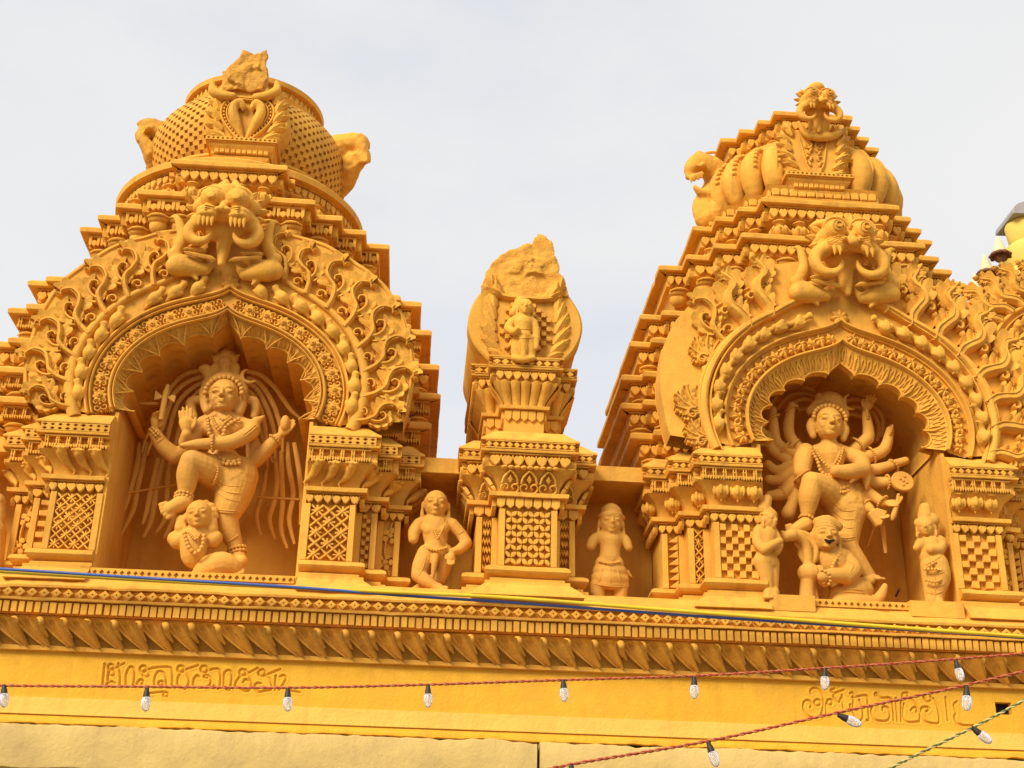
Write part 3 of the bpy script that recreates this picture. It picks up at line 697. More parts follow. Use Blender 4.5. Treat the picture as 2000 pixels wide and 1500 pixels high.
def make_bird(kind):
    mb = MB()   # sits on the surface, head towards +z, tail down
    if kind == 'parrot':
        mb.limb([(0,-.05,.02),(.005,-.06,-.03),(0,-.045,-.08)], [.045,.055,.03])
        mb.limb([(-.005,-.06,.05),(-.012,-.065,.085)], [.032,.033]); mb.limb([(-.03,-.085,.085),(-.045,-.085,.075)], [.014,.006])
        mb.limb([(.01,-.04,-.08),(.02,-.02,-.155)], [.026,.012])
        mb.ell((.045,-.06,-.035),(.02,.034,.07), M=Matrix.Rotation(R(14),3,'Y'))
    else:
        mb.limb([(0,-.05,.03),(0,-.065,-.02),(0,-.04,-.07)], [.042,.06,.032])
        mb.limb([(.01,-.055,.065),(.025,-.065,.10),(.03,-.07,.118)], [.028,.026,.034]); mb.limb([(.055,-.08,.118),(.085,-.075,.105)], [.016,.006]); mb.limb([(-.01,-.03,-.08),(-.03,-.02,-.12),(-.055,-.01,-.15)], [.03,.022,.012])
        mb.ell((-.018,-.105,-.015),(.032,.022,.062), M=Matrix.Rotation(R(-22),3,'Y')); mb.ell((.035,-.085,-.02),(.02,.03,.055), M=Matrix.Rotation(R(18),3,'Y'))
    return organic('bird', mb, M_OCH, .008, 2)
def make_bracket():
    mb = MB()   # leafy console: curled foot, swelling head
    mb.limb([(.085,-.045,.015),(.10,-.05,.045),(.07,-.06,.075),(.03,-.085,.105),(0,-.12,.15),(-.02,-.17,.195)], [.012,.014,.022,.036,.045,.05], 8)
    for q in (-.045, .0, .045): mb.ell((q-.02,-.205,.205),(.024,.03,.018), 8, m_=6)
    return organic('bracket', mb, M_OCH, .010, 2)
def make_bud():
    mb = MB()
    mb.lathe([(.002,-.012),(.010,0),(.012,.012),(.045,.03),(.072,.065),(.070,.095),(.045,.125),(.03,.14),(.05,.155),(.075,.165),(.07,.175),(.002,.178)], (0,0,0), 14)
    for k in range(6):
        a = 2*math.pi*k/6+.4; mb.ell((.062*math.cos(a), .062*math.sin(a), .085), (.022,.022,.05), 7, m_=5)
    return shared('bud', mb, smooth=50)
def make_pot():
    mb = MB()
    mb.lathe([(.002,-.02),(.012,-.01),(.02,.005),(.07,.03),(.105,.075),(.10,.12),(.06,.155),(.04,.17),(.05,.195),(.085,.21),(.08,.225),(.002,.23)], (0,0,0), 16)
    for k in range(8):
        a = 2*math.pi*k/8; mb.tube([(.085*math.cos(a), .085*math.sin(a), .15),(.108*math.cos(a),.108*math.sin(a),.10),(.085*math.cos(a),.085*math.sin(a),.045)], [.008,.02,.008], 6)
    return shared('pot', mb, smooth=50)
FLOWER, CURL, MAPLE = make_flower(), make_curl(), make_maple()
SCROLL = {k: make_scroll(k) for k in ('feather', 'flame', 'spray')}
PARROT, PIGEON = make_bird('parrot'), make_bird('pigeon')
BRACKET, BUD, POT = make_bracket(), make_bud(), make_pot()

# ------------------------------------------------------------------ stepped pilasters
def group_path(cx, side, xs, ys, yend):
    """plan of three stepped pilasters from the niche edge outwards"""
    p = [(xs[0], ys[0])]
    for i in range(len(ys)):
        p.append((xs[i+1], ys[i]))
        if i+1 < len(ys): p.append((xs[i+1], ys[i+1]))
    p.append((xs[-1], yend))
    if side > 0: return [(cx+a, b) for a, b in p]
    return [(cx-a, b) for a, b in reversed(p)]
Z_BASE, Z_SH0, Z_SH1, Z_NK, Z_FIL, Z_COVE, Z_FRZ, Z_PB, Z_CAP = 5.03, 5.33, 5.875, 5.985, 6.035, 6.27, 6.405, 6.525, 6.665
def front_runs(path):
    return [i for i in range(len(path)-1) if abs(path[i+1][1]-path[i][1]) < 1e-6]
def shaft_panels(parent, path, kinds, m=M_OCH, stile=.055, z0=Z_SH0, z1=Z_SH1, cell=.075, broken=()):
    for j, i in enumerate(front_runs(path)):
        fr, Ln = seg_frame(path[i], path[i+1], z0); H = z1-z0
        for a, b in ((0, stile), (Ln-stile, Ln)):
            MB().fbox(fr, a, b, 0, H, .001, .060, .002).build('stile', m, parent)
        k, cl = kinds[j]; mb = MB()
        f2 = Fr(fr.p(stile+.006, .01, .001), fr.U, fr.V, fr.W); pat(mb, f2, k, Ln-2*stile-.012, H-.02, cl, .052)
        mb.build('lattice_panel', m, parent)['kind'] = 'stuff'
        if j in broken:                        # a smear of plaster over a damaged lattice
            s_ = MB()
            for q in range(9): s_.ell(fr.p(stile+random.uniform(.04, Ln-2*stile-.02), H*random.uniform(.38,.85), .012), (.07,.02,.05), 10)
            s_.ell(fr.p(Ln*.55, H*.6, .012), (.11,.022,.10), 12)
            obj('plaster_patch', organic('plaster_patch', s_, M_BROKE, .010, 2, disp=.008), None, parent)
def pilasters(parent, path, kinds, consoles, neck='hearts', frieze='combs', cap='pierced', broken=()):
    mk = lambda name, prof, m=M_OCH: MB().sweep(path, prof).build(name, m, parent, 30)
    mk('plinth', [(-.10,4.98),(.24,5.00),(.22,5.045),(.12,5.135),(.12,5.165),(-.10,5.168)])
    mk('base_moulding', [(-.10,5.166),(.075,5.167),(.075,5.20),(.05,5.215),(.10,5.235),(.125,5.265),(.118,5.295),(.08,5.318),(-.10,5.33)])
    mk('shaft', [(-.10,5.329),(0,5.33),(0,6.0),(-.10,6.0)])
    bands('necking', path, Z_SH1+.004, .105, neck, .085, .030, M_OCH, parent, .04)
    mk('neck_fillet', [(-.10,5.986),(.100,5.988),(.105,6.028),(-.10,6.034)])
    mk('cove', [(-.10,6.033),(.015,6.034),(.025,6.11),(.07,6.19),(.15,6.262),(.15,6.268),(-.10,6.27)])
    mk('frieze_backing', [(-.10,6.269),(.114,6.271),(.114,6.400),(-.10,6.402)])
    bands('frieze', path, 6.262, .135, frieze, .105, .115, M_OCH, parent, .055)
    mk('cap_slab', [(-.10,6.401),(.19,6.403),(.195,6.425),(.155,6.427),(.155,6.508),(.20,6.510),(.20,6.526),(.155,6.565),(.06,6.655),(-.10,6.665)])
    bands('pierced_band', path, 6.428, .078, cap, .068, .1555, M_OCH, parent, .042)
    for i in range(len(path)-1):
        fr, Ln = seg_frame(path[i], path[i+1], 6.03)
        n = max(1, round(Ln/.165)) if Ln > .12 else 0
        for k in range(n):
            u = Ln*(k+.5)/n; p = fr.p(u, .005 if consoles == 'bracket' else .055, .0 if consoles == 'bracket' else .085)
            ang = math.atan2(fr.U.y, fr.U.x)
            mir = path[0][0] > parent.location.x
            if consoles == 'bracket': inst('bracket', BRACKET, parent, p, M=Matrix.Rotation(ang,3,'Z'), mirror=mir, scale=random.uniform(.95,1.05))
            elif consoles == 'bud': inst('bud', BUD, parent, p, M=Matrix.Rotation(ang+random.uniform(-.3,.3),3,'Z'), scale=random.uniform(.92,1.08))
            else:
                mb = MB(); f2 = Fr(fr.p(u, .02, .02), fr.U, (fr.V*.86+fr.W*.5).normalized(), (fr.W*.86-fr.V*.5).normalized())
                for s_ in (-1, 1):
                    mb.ridge(spiral(s_*.04, .055, .052, .012, -math.pi/2, .95*s_), .02, .035, f2)
                    mb.ridge([(s_*.075,.09),(s_*.06,.15),(s_*.02,.20),(0,.215)], .024, .035, f2)
                mb.poly([(0,.09),(.025,.13),(0,.18),(-.025,.13)], f2, 0, .03, .006)
                for q in (-.06, 0, .06): mb.ell(f2.p(q, .245, .02), (.032,.03,.02), 8, m_=6)
                mb.build('scroll_console', M_OCH, parent)
# ------------------------------------------------------------------ the horseshoe arch over a niche
def ring(a, b, zc, tip=0.0, tw=.14, pm=R(108), n=96, bl=None, sup=1.0):
    o = []
    for i in range(n+1):
        ph = -pm+2*pm*i/n; cs, sn = math.cos(ph), math.sin(ph)
        if sup != 1.0: cs, sn = math.copysign(abs(cs)**sup, cs), math.copysign(abs(sn)**sup, sn)
        z = zc+(b if cs > 0 else (bl or b))*cs; x_ = a*sn
        if tip and abs(ph) < 1.2: z += tip*math.exp(-abs(x_)/tw)
        o.append((x_, z))
    return o
def strip(mb, c1, y1, c2, y2, cx):
    n = len(c1); vs = [Vector((cx+x_, y1, z)) for x_, z in c1]+[Vector((cx+x_, y2, z)) for x_, z in c2]
    mb.add(vs, [(i, i+1, n+i+1, n+i) for i in range(n-1)]); return mb
def along(path, s0, step):
    """points and tangents every step along a path"""
    o = []; acc = 0; nxt = s0
    for (a, b) in zip(path, path[1:]):
        l_ = math.hypot(b[0]-a[0], b[1]-a[1])
        while nxt <= acc+l_:
            t = (nxt-acc)/l_ if l_ else 0; o.append((a[0]+(b[0]-a[0])*t, a[1]+(b[1]-a[1])*t, (b[0]-a[0])/l_, (b[1]-a[1])/l_)); nxt += step
        acc += l_
    return o
ZC = 6.97
def arch(parent, cx, style, yf=-.06):
    fr = Fr((cx, yf, 0)); dx = 0.0
    plate = ring(1.87, 1.54, 7.27, bl=1.55, sup=.92); bo = ring(1.21, .975, ZC, .12); bi = ring(1.02, .79, ZC, .12, .12)
    n = len(bo); wav = []
    for i, (x_, z) in enumerate(plate):      # chipped, uneven rim
        k = 1+noise.noise(Vector((x_*2.1, z*2.1, cx)))*.012+noise.noise(Vector((x_*7, z*7, cx)))*.006
        wav.append((x_*k, ZC+(z-ZC)*k))
    mb = MB(); strip(mb, bo, yf, wav, yf, cx); strip(mb, wav, yf, [(x_*.995, z) for x_, z in wav], .22, cx); strip(mb, wav, .22, bo, .22, cx)
    mb.build('arch_plate', M_OCH, parent, 30)
    if style == 'L':
        mb = MB(); mb.ridge([(x_*.985, ZC+(z-ZC)*.985) for x_, z in wav], .03, .02, fr); mb.build('plate_rim', M_OCH, parent, 60)
    # flower band between two rails
    mb = MB(); strip(mb, bi, yf+.03, bo, yf+.03, cx); strip(mb, bo, yf+.031, bo, yf-.001, cx); strip(mb, bi, yf-.001, bi, yf+.031, cx); mb.build('band_ground', M_OCH, parent, 30)
    lamp = ring(1.245, 1.01, ZC, .12); mb = MB(); mb.ridge(lamp, .035, .055, fr); mb.build('band_rail', M_OCH, parent, 60)
    mb = MB(); mb.ridge(bi, .035, .05, fr); mb.build('band_rail', M_OCH, parent, 60)
    if style == 'L':
        mb = MB(); mb.ridge(ring(1.205, .97, ZC, .12), .018, .035, fr); mb.ridge(ring(.985, .755, ZC, .12, .12), .018, .04, fr); mb.build('band_bead', M_OCH, parent, 60)
    mid = ring(1.115, .882, ZC, .10)
    h = n//2
    for s_ in (-1, 1):
        half = mid[h+2:] if s_ > 0 else list(reversed(mid[:h-1]))
        for k, (x_, z, tx, tz) in enumerate(along(half, .03, .093 if style == 'L' else .105)):
            al = math.atan2(tx, tz)
            if style == 'L':
                inst('flower' if k % 2 else 'tendril', FLOWER if k % 2 else CURL, parent, fr.p(x_, z, -.03), scale_y=1.9, M=Matrix.Rotation(al,3,'Y'), scale=random.uniform(1.0,1.12))
            else:
                flip = math.pi if k % 2 else 0
                inst('leaf', MAPLE, parent, fr.p(x_, z, -.03), scale_y=1.9, M=Matrix.Rotation(al+math.pi/2+flip,3,'Y'), scale=random.uniform(1.0,1.15))
    # cusped edge, splayed back, and the vault behind it
    lob = 11; foil = []; pm = R(108); n2 = 220; bi2 = ring(1.005, .775, ZC, .12, .12, n=n2)
    for i in range(n2+1):
        ph = -pm+2*pm*i/n2; q = abs(math.cos(ph/pm*lob/2*math.pi))**.55
        if style == 'L': k = .835+.105*q; x_ = k*.98*math.sin(ph); z = ZC+k*.74*math.cos(ph)-.02+(.15*math.exp(-abs(x_)/.09) if abs(ph) < 1 else 0)
        else: k = .80+.085*q; x_ = k*.98*math.sin(ph); z = ZC+k*.70*math.cos(ph)-.01+(.10*math.exp(-abs(x_)/.10) if abs(ph) < 1 else 0)
        foil.append((x_, z))
    yb = yf+(.12 if style == 'L' else .10)
    mb = MB(); strip(mb, foil, yb, bi2, yf+.004, cx); mb.build('arch_splay', M_OCH, parent, 30)
    if style == 'L':
        mb = MB(); strip(mb, [(x_*1.02, z) for x_, z in foil], 1.24, foil, yb, cx); mb.build('niche_vault', M_OCH, parent, 30)
    else:
        sm = ring(.93, .715, ZC, .10, .12, n=n2)
        mb = MB(); strip(mb, foil, yb+.10, foil, yb, cx); strip(mb, sm, yb+.101, foil, yb+.10, cx); mb.build('cusp_fringe', M_OCH, parent, 30)
        mb = MB(); strip(mb, sm, 1.24, sm, yb+.10, cx); mb.build('niche_vault', M_OCH, parent, 30)
    mb = MB(); mb.ridge(foil, .016, .012, Fr((cx, yb-.004, 0))); mb.build('cusp_edge', M_OCH, parent, 60)
    mb = MB()
    for i in range(4, n2-3, 3 if style == 'L' else 4):     # flutes on the splay
        a, b = Vector((cx+foil[i][0], yb, foil[i][1])), Vector((cx+bi2[i][0], yf, bi2[i][1])); c0 = a.lerp(b, .08); c1 = a.lerp(b, .60 if style == 'L' else .86)
        if style == 'L': mb.tube([c0, a.lerp(b,.35), c1], [.005,.015,.004], 5)
        else:
            t = Vector((-(b.z-a.z), 0, b.x-a.x)).normalized()*.022
            mb.tube([c0-t*.3, a.lerp(b,.45)-t, c1, a.lerp(b,.6)+t*.9, a.lerp(b,.25)+t*.6], [.010,.013,.014,.012,.008], 5)
    o = mb.build('fluting', M_OCH, parent, 60); o['kind'] = 'stuff'
    if style == 'L':
        mb = MB()                            # little gothic ribs that tie the cusps to the band
        for k in range(-5, 6, 1):
            ph = (k+.5)/5.5*pm
            for d_ in (-.10, .10):
                i0 = int((ph+pm)/(2*pm)*n2); i1 = int((ph+d_*1.3+pm)/(2*pm)*n2)
                if 0 <= i0 <= n2 and 0 <= i1 <= n2:
                    a, b = Vector((cx+foil[i0][0], yb-.01, foil[i0][1])), Vector((cx+bi2[i1][0], yf-.008, bi2[i1][1]))
                    m_ = a.lerp(b, .45); m_.x += (b.x-a.x)*-.1
                    mb.tube([a, m_, b], [.006,.010,.006], 5)
        mb.build('cusp_ribs', M_OCH, parent, 60)
    # vine, scrolls, birds
    for s_ in (-1, 1):
        vine = [((1.40 if style == 'L' else 1.46)*math.sin(p)*s_, 7.06+(1.19 if style == 'L' else 1.22)*math.cos(p)+(.0 if p > .5 else (.5-p)*.35)) for p in [R(112)-(R(112)-R(13))*i/50 for i in range(51)]]
        mb = MB(); wv = lerpl([.13,.11,.09,.07,.05] if style == 'L' else [.11,.10,.09,.08,.06], 51)
        mb.ridge(vine, wv, lerpl([.08,.075,.06,.04], 51) if style == 'L' else .11, fr)
        if style == 'R':
            mb.ridge([(x_*.955, z-.02) for x_, z in vine], .03, .085, fr)
            mb.ridge([(x_*1.03, z+.012) for x_, z in vine], .03, .085, fr)
        mb.build('vine', M_OCH, parent, 60)
        if style == 'L': kinds = [('feather', 1.06)]*10; sp = .27; s0 = .12
        elif s_ > 0: kinds = [('flame', 1.0)]*10; sp = .285; s0 = .10
        else: kinds = [('spray', 1.1), ('spray', 1.0), None, ('spray', .95), ('feather', 1.05), ('flame', 1.0), ('flame', 1.05), ('flame', 1.05), ('flame', .95)]; sp = .285; s0 = .12
        for k, (x_, z, tx, tz) in enumerate(along(vine, s0, sp)):
            if k >= len(kinds) or kinds[k] is None: continue
            if abs(x_) < .50: continue
            rx, rz = (-tz*s_*-1, tx*s_*-1) if False else ((tz*1.0, -tx*1.0) if s_ < 0 else (-tz, tx))
            # outward normal, leaning along the growth of the vine
            nx, nz_ = (x_, z-7.0); l_ = math.hypot(nx, nz_); nx, nz_ = nx/l_, nz_/l_
            lean = .75 if style == 'L' else .5
            vx, vz = nx+tx*lean, nz_+tz*lean; al = math.atan2(vx, vz)
            room = 1.0 if k > 0 else .8
            inst('scroll_leaf', SCROLL[kinds[k][0]], parent, fr.p(x_+nx*.02, z+nz_*.02, 0), M=Matrix.Rotation(al,3,'Y'), scale=kinds[k][1]*(1.04 if style == 'L' else 1.12)*room*random.uniform(.95,1.04), scale_y=1.75 if style == 'L' else 1.45, mirror=(s_ < 0) if style == 'L' else (s_ < 0))
        bp = [((1.31 if style == 'L' else 1.335)*math.sin(p)*s_, 7.01+1.09*math.cos(p)) for p in [R(100)-(R(100)-R(12))*i/60 for i in range(61)]]
        for k, (x_, z, tx, tz) in enumerate(along(bp, .06, .215 if style == 'L' else .20)):
            if style == 'L' and s_ < 0 and k in (5,): continue
            al = math.atan2(tx, tz)*(.75 if abs(x_) > .45 else .45)+random.uniform(-.12,.12)
            inst('bird', PARROT if style == 'L' else PIGEON, parent, fr.p(x_, z, -.01), M=Matrix.Rotation(al,3,'Y'), scale=random.uniform(1.02,1.15), mirror=(s_ > 0))
    # knot of leaves over the tip
    mb = MB()
    for a in (90, 140, 40, 190, -10, 230, -50): lobe(mb, 0, 8.135, R(a), .10, .06, .04, fr)
    mb.build('tip_leaf', M_OCH, parent)

def niche(parent, cx, half=.90, yb=1.22):
    m = MB(); m.box(cx-half-.05, cx+half+.05, yb, yb+.1, 5.05, 8.0); m.build('niche_back', M_OCH, parent)
    for s_ in (-1, 1):
        x0, x1 = sorted((cx+s_*half, cx+s_*(half+.035)))
        MB().box(x0, x1, -.045, yb+.01, 5.02, 6.70).build('niche_reveal', M_OCH, parent)
        x0, x1 = sorted((cx+s_*(half+.003), cx+s_*(half+.07)))
        MB().box(x0, x1, .03, yb+.02, 6.60, 6.93).build('reveal_corbel', M_OCH, parent)
    MB().box(cx-half-.02, cx+half+.02, -.12, yb, 5.04, 5.15).build('niche_floor', M_OCH, parent)
    mb = MB(); pat(mb, Fr((cx-half, -.121, 5.075)), 'pierced', 2*half, .06, .06, .02); mb.build('sill_band', M_OCH, parent)

# ------------------------------------------------------------------ stepped tower tiers
def tier_path(cx, ws, ys, yb):
    p = [(-ws[-1], yb)]
    for i in range(len(ws)-1, -1, -1):
        p.append((-ws[i], ys[i]))
        if i: p.append((-ws[i-1], ys[i]))
    return [(cx+a, b) for a, b in p]+[(cx-a, b) for a, b in reversed(p)]
def tier(parent, cx, z, ws, ys, kind='teeth', cell=.085, yb=2.9, body=.30, pots=False, petals=True, th=.085):
    path = tier_path(cx, ws, ys, yb)
    mk = lambda name, prof: MB().sweep(path, prof, wob=0).build(name, M_OCH, parent, 30)
    mk('coping', [(-.25,z-th-.002),(.105,z-th),(.115,z-th+.01),(.118,z-.03),(.085,z),(-.25,z+.02)])
    mk('tier_wall', [(-.25,z-.25-body),(-.10,z-.25-body),(-.10,z-.235-body*.45),(-.03,z-.245),(.012,z-.235),(.012,z-th-.003),(-.25,z-th-.004)])
    bands('tier_band', path, z-.235, .235-th-.004, kind, cell, .013, M_OCH, parent, .052, skip=(0, len(path)-2))
    for i in range(len(ws)):
        if i and ys[0] > ys[i]: continue
        MB().box(cx-ws[i]+.20, cx+ws[i]-.20, ys[i]+.18, yb, z-.25-body, z+.015-.002*i).build('tier_core', M_OCH, parent)
    if petals:
        for i in front_runs(path):
            fr, Ln = seg_frame(path[i], path[i+1], z-.44)
            n = max(1, round(Ln/.24))
            for k in range(n):
                u = Ln*(k+.5)/n
                if pots: inst('pot', POT, parent, fr.p(u, -.03, -.02), M=Matrix.Rotation(random.uniform(-.5,.5),3,'Z'), scale=random.uniform(.9,1.02))
                else:
                    mb = MB(); f2 = Fr(fr.p(u, 0, -.085), fr.U, (fr.V*.9+fr.W*.4).normalized(), (fr.W*.9-fr.V*.4).normalized()); w_ = min(.11, Ln/n*.46)
                    mb.ell(f2.p(0,.085,.0), (w_*.92,.085,.10), 14); mb.ell(f2.p(0,.15,.01), (w_*1.05,.085,.055), 14)
                    mb.tube([f2.p(-w_*1.05,.175,.05), f2.p(-w_*.5,.20,.085), f2.p(0,.205,.095), f2.p(w_*.5,.20,.085), f2.p(w_*1.05,.175,.05)], [.008,.014,.016,.014,.008], 6)
                    mb.build('tier_petal', M_OCH, parent, 50)
    return path
# ------------------------------------------------------------------ the two niche shrines and the pillar between them
CL, CR, CC = -2.05, 4.13, .96
GX = [.925, 1.40, 1.60, 1.82]; GY = [0, .21, .42]
shL = thing('niche_shrine', 'ochre niche shrine with a round lattice dome and horseshoe arch of feathery scrolls, left', 'shrine', (CL, .3, 5.0))
shR = thing('niche_shrine', 'ochre niche shrine with a lobed wagon roof and horseshoe arch of flame scrolls, right', 'shrine', (CR, .3, 5.0))
shC = thing('pillar_shrine', 'slender ochre pillar shrine with a broken topped leaf crest between the two niches', 'shrine', (CC, .3, 5.0))
pilasters(shL, group_path(CL, 1, GX, GY, .9), [('stars', .105), ('check', .042), ('floral', .1)], 'bracket')
pilasters(shL, group_path(CL, -1, GX, GY, .9), [('floral', .1), ('check', .055), ('stars', .095)], 'bracket', broken=(2,))
pilasters(shR, group_path(CR, -1, GX, GY, .9), [('tri', .075), ('stars', .085), ('check', .062)], 'bud', cap='diam')
pilasters(shR, group_path(CR, 1, GX, GY, .9), [('check', .066), ('floral', .1), ('tri', .08)], 'bud', cap='diam')
def add_panels(parent, cx, side, kinds, broken=()):
    shaft_panels(parent, group_path(cx, side, GX, GY, .9), kinds, broken=broken)
add_panels(shL, CL, 1, [('stars', .105), ('check', .042), ('floral', .1)])
add_panels(shL, CL, -1, [('floral', .1), ('check', .055), ('stars', .095)], broken=(2,))
add_panels(shR, CR, -1, [('tri', .075), ('stars', .085), ('check', .062)])
add_panels(shR, CR, 1, [('check', .066), ('floral', .1), ('tri', .08)])
niche(shL, CL); niche(shR, CR)
arch(shL, CL, 'L'); arch(shR, CR, 'R')
# masses behind the arches
for s_, cx in ((shL, CL), (shR, CR)):
    MB().box(cx-1.75, cx+1.75, 1.33, 2.9, 5.05, 7.3).build('shrine_body', M_OCH, s_)
    MB().box(cx-1.3, cx+1.3, 1.33, 2.9, 7.3, 9.0).build('shrine_body', M_OCH, s_)
# towers
TL, TR = -2.28, 4.27
for cx, p, wadd in ((TL, shL, 0.0), (TR, shR, -.10)):
    for z, w_, y_ in ((8.66, 2.02, 1.15), (8.29, 2.15, 1.10), (7.86, 2.25, 1.05), (7.48, 2.28, .95), (7.08, 2.2, .8)):
        w_ += wadd
        tier(p, cx, z, [w_-.50, w_-.24, w_-.02], [1.36, y_-.12, y_], kind='hearts' if p is shR else ('hearts' if z in (8.66, 7.86) else 'combs'), cell=.09, body=.14)
tier(shL, TL, 9.45, [.82, 1.10, 1.35, 1.60], [.45, .75, 1.02, 1.30], kind='houses', cell=.15, body=.34)
MB().box(TL-1.5, TL+1.5, 1.45, 2.9, 8.5, 9.3).build('tier_core', M_OCH, shL)
tier(shR, TR, 9.34, [.90, 1.15, 1.40, 1.66], [.42, .68, .95, 1.22], kind='hearts', cell=.10, body=.34)
tier(shR, TR, 9.81, [.66, .87, 1.07, 1.28], [.42, .64, .87, 1.10], kind='hearts', cell=.105, body=.16, pots=True)

# left: drum, ring and lattice dome
DC = (-2.33, 1.75, 0)
def lat(name, prof, n=96, m=M_OCH, parent=shL): return MB().lathe(prof, DC, n).build(name, m, parent, 35)
tier(shL, TL, 9.80, [.50, .56], [.36, .62], kind='hearts', cell=.10, body=.16, pots=True, yb=1.4)
lat('drum_ring', [(1.0,9.45),(1.28,9.46),(1.28,9.62),(1.33,9.66),(1.33,9.80),(1.42,9.81),(1.43,9.88),(1.40,9.91),(1.0,9.93)])
for k in range(96):
    a = 2*math.pi*k/96
    if math.sin(a) > .35: continue
    fr = Fr((DC[0]+1.331*math.cos(a), DC[1]+1.331*math.sin(a), 9.665), (-math.sin(a), math.cos(a), 0), (0,0,1), (math.cos(a), math.sin(a), 0))
    mb = MB(); L_ = .084; fr.o = fr.o-fr.U*L_/2; pat(mb, fr, 'hearts', L_, .135, .084, .025); mb.build('ring_leaf', M_OCH, shL)
for k in range(30):
    a = 2*math.pi*k/30+.05
    if math.sin(a) > .3: continue
    inst('pot', POT, shL, (DC[0]+1.33*math.cos(a), DC[1]+1.33*math.sin(a), 9.44), scale=.85)
lat('dome_collar', [(1.0,9.92),(1.20,9.93),(1.10,10.02),(1.06,10.10),(1.12,10.13),(1.12,10.16),(1.0,10.18)])
dome = [(.98,10.15),(1.07,10.25),(1.125,10.40),(1.15,10.56),(1.13,10.76),(1.04,10.96),(.90,11.10),(.72,11.20)]
lat('dome', dome+[(0.0,11.3)])
ds = smoothpath([(r_, z) for r_, z in dome], 6); mb = MB(); rows = along(ds, .03, .052)
for j, (r_, z, tr, tz) in enumerate(rows[:-1]):
    n = 116; rn, zn = rows[j+1][0], rows[j+1][1]
    for k in range(n):
        if (k+j) % 2: continue
        a0, a1 = 2*math.pi*k/n, 2*math.pi*(k+1.30)/n
        if math.sin((a0+a1)/2) > .3: continue
        nx, nz_ = tz, -tr; P8 = []
        for o_ in (0.0, .024):
            for aa, rr, zz in ((a0, r_, z), (a1, r_, z), (a1, rn+(rn-r_)*.22, zn+(zn-z)*.22), (a0, rn+(rn-r_)*.22, zn+(zn-z)*.22)):
                P8.append(Vector((DC[0]+(rr+nx*o_)*math.cos(aa), DC[1]+(rr+nx*o_)*math.sin(aa), zz+nz_*o_)))
        mb.add(P8, [(4,5,6,7),(0,1,5,4),(1,2,6,5),(2,3,7,6),(3,0,4,7)])
o = mb.build('dome_lattice', M_OCH, shL, None); o['kind'] = 'stuff'
lat('dome_rim', [(.60,11.18),(.80,11.20),(.82,11.26),(.77,11.28),(.77,11.38),(.83,11.39),(.84,11.45),(.78,11.49),(0,11.53)])
for k in range(64):
    a = 2*math.pi*k/64
    if math.sin(a) > .4: continue
    fr = Fr((DC[0]+.771*math.cos(a), DC[1]+.771*math.sin(a), 11.285), (-math.sin(a), math.cos(a), 0), (0,0,1), (math.cos(a), math.sin(a), 0))
    mb = MB(); mb.poly([(-.03,0),(.03,0),(0,.09)], fr, 0, .02); mb.build('rim_tooth', M_OCH, shL)

# crest plates (kudu) on the axis of both roofs
def crest_base(parent, cx, y, z):
    path = [(cx-.30, y+.3), (cx-.30, y), (cx+.30, y), (cx+.30, y+.3)]
    MB().sweep(path, [(-.05,z-.24),(-.02,z-.24),(.0,z-.20),(-.03,z-.19),(.05,z-.10),(.055,z-.07),(-.05,z-.07)]).build('crest_foot', M_OCH, parent, 30)
    bands('foot_petals', path, z-.18, .11, 'tongues', .062, -.005, M_OCH, parent, .03)
    MB().sweep(path, [(-.05,z-.072),(.075,z-.07),(.08,z-.01),(.06,z),(-.3,z+.005)]).build('crest_shelf', M_OCH, parent, 30)
    bands('shelf_beads', path, z-.062, .045, 'pierced', .05, .079, M_OCH, parent, .012)
crest_base(shL, -2.20, .42, 10.18); crest_base(shR, 4.21, .46, 10.22)
def crest_plate(parent, outline, cx, z0, y, depth, m=M_OCH, name='crest_plate'):
    mb = MB(); fr = Fr((cx, y, z0)); mb.poly(outline, fr, -depth, 0, .02); mb.build(name, m, parent, 35); return fr
ol = smoothpath([(-.30,0),(-.43,.18),(-.47,.34),(-.44,.50),(-.34,.66),(-.20,.74),(.0,.76)], 5); ol = ol+[(-x_, z) for x_, z in reversed(ol[:-1])]; ol = [(-x_, z) for x_, z in ol]
frL = crest_plate(shL, ol, -2.20, 10.18, .50, .35)
def leafy_side(parent, fr, side, pts, sz):
    for (x_, z, a) in pts:
        mb = MB(); lobe(mb, side*x_, z, R(a if side > 0 else 180-a), sz, sz*.5, .045, fr, .02)
        for q in (-.28, .28): lobe(mb, side*x_+math.cos(R(a if side > 0 else 180-a))*sz*.35, z+math.sin(R(a))*sz*.35, R((a if side > 0 else 180-a))+q*2, sz*.62, sz*.36, .035, fr, .015)
        mb.build('crest_leaf', M_OCH, parent)
for s_ in (-1, 1): leafy_side(shL, fr := frL, s_, [(.20,.06,25),(.25,.16,42),(.29,.29,55),(.31,.42,68),(.29,.54,85)], .22)
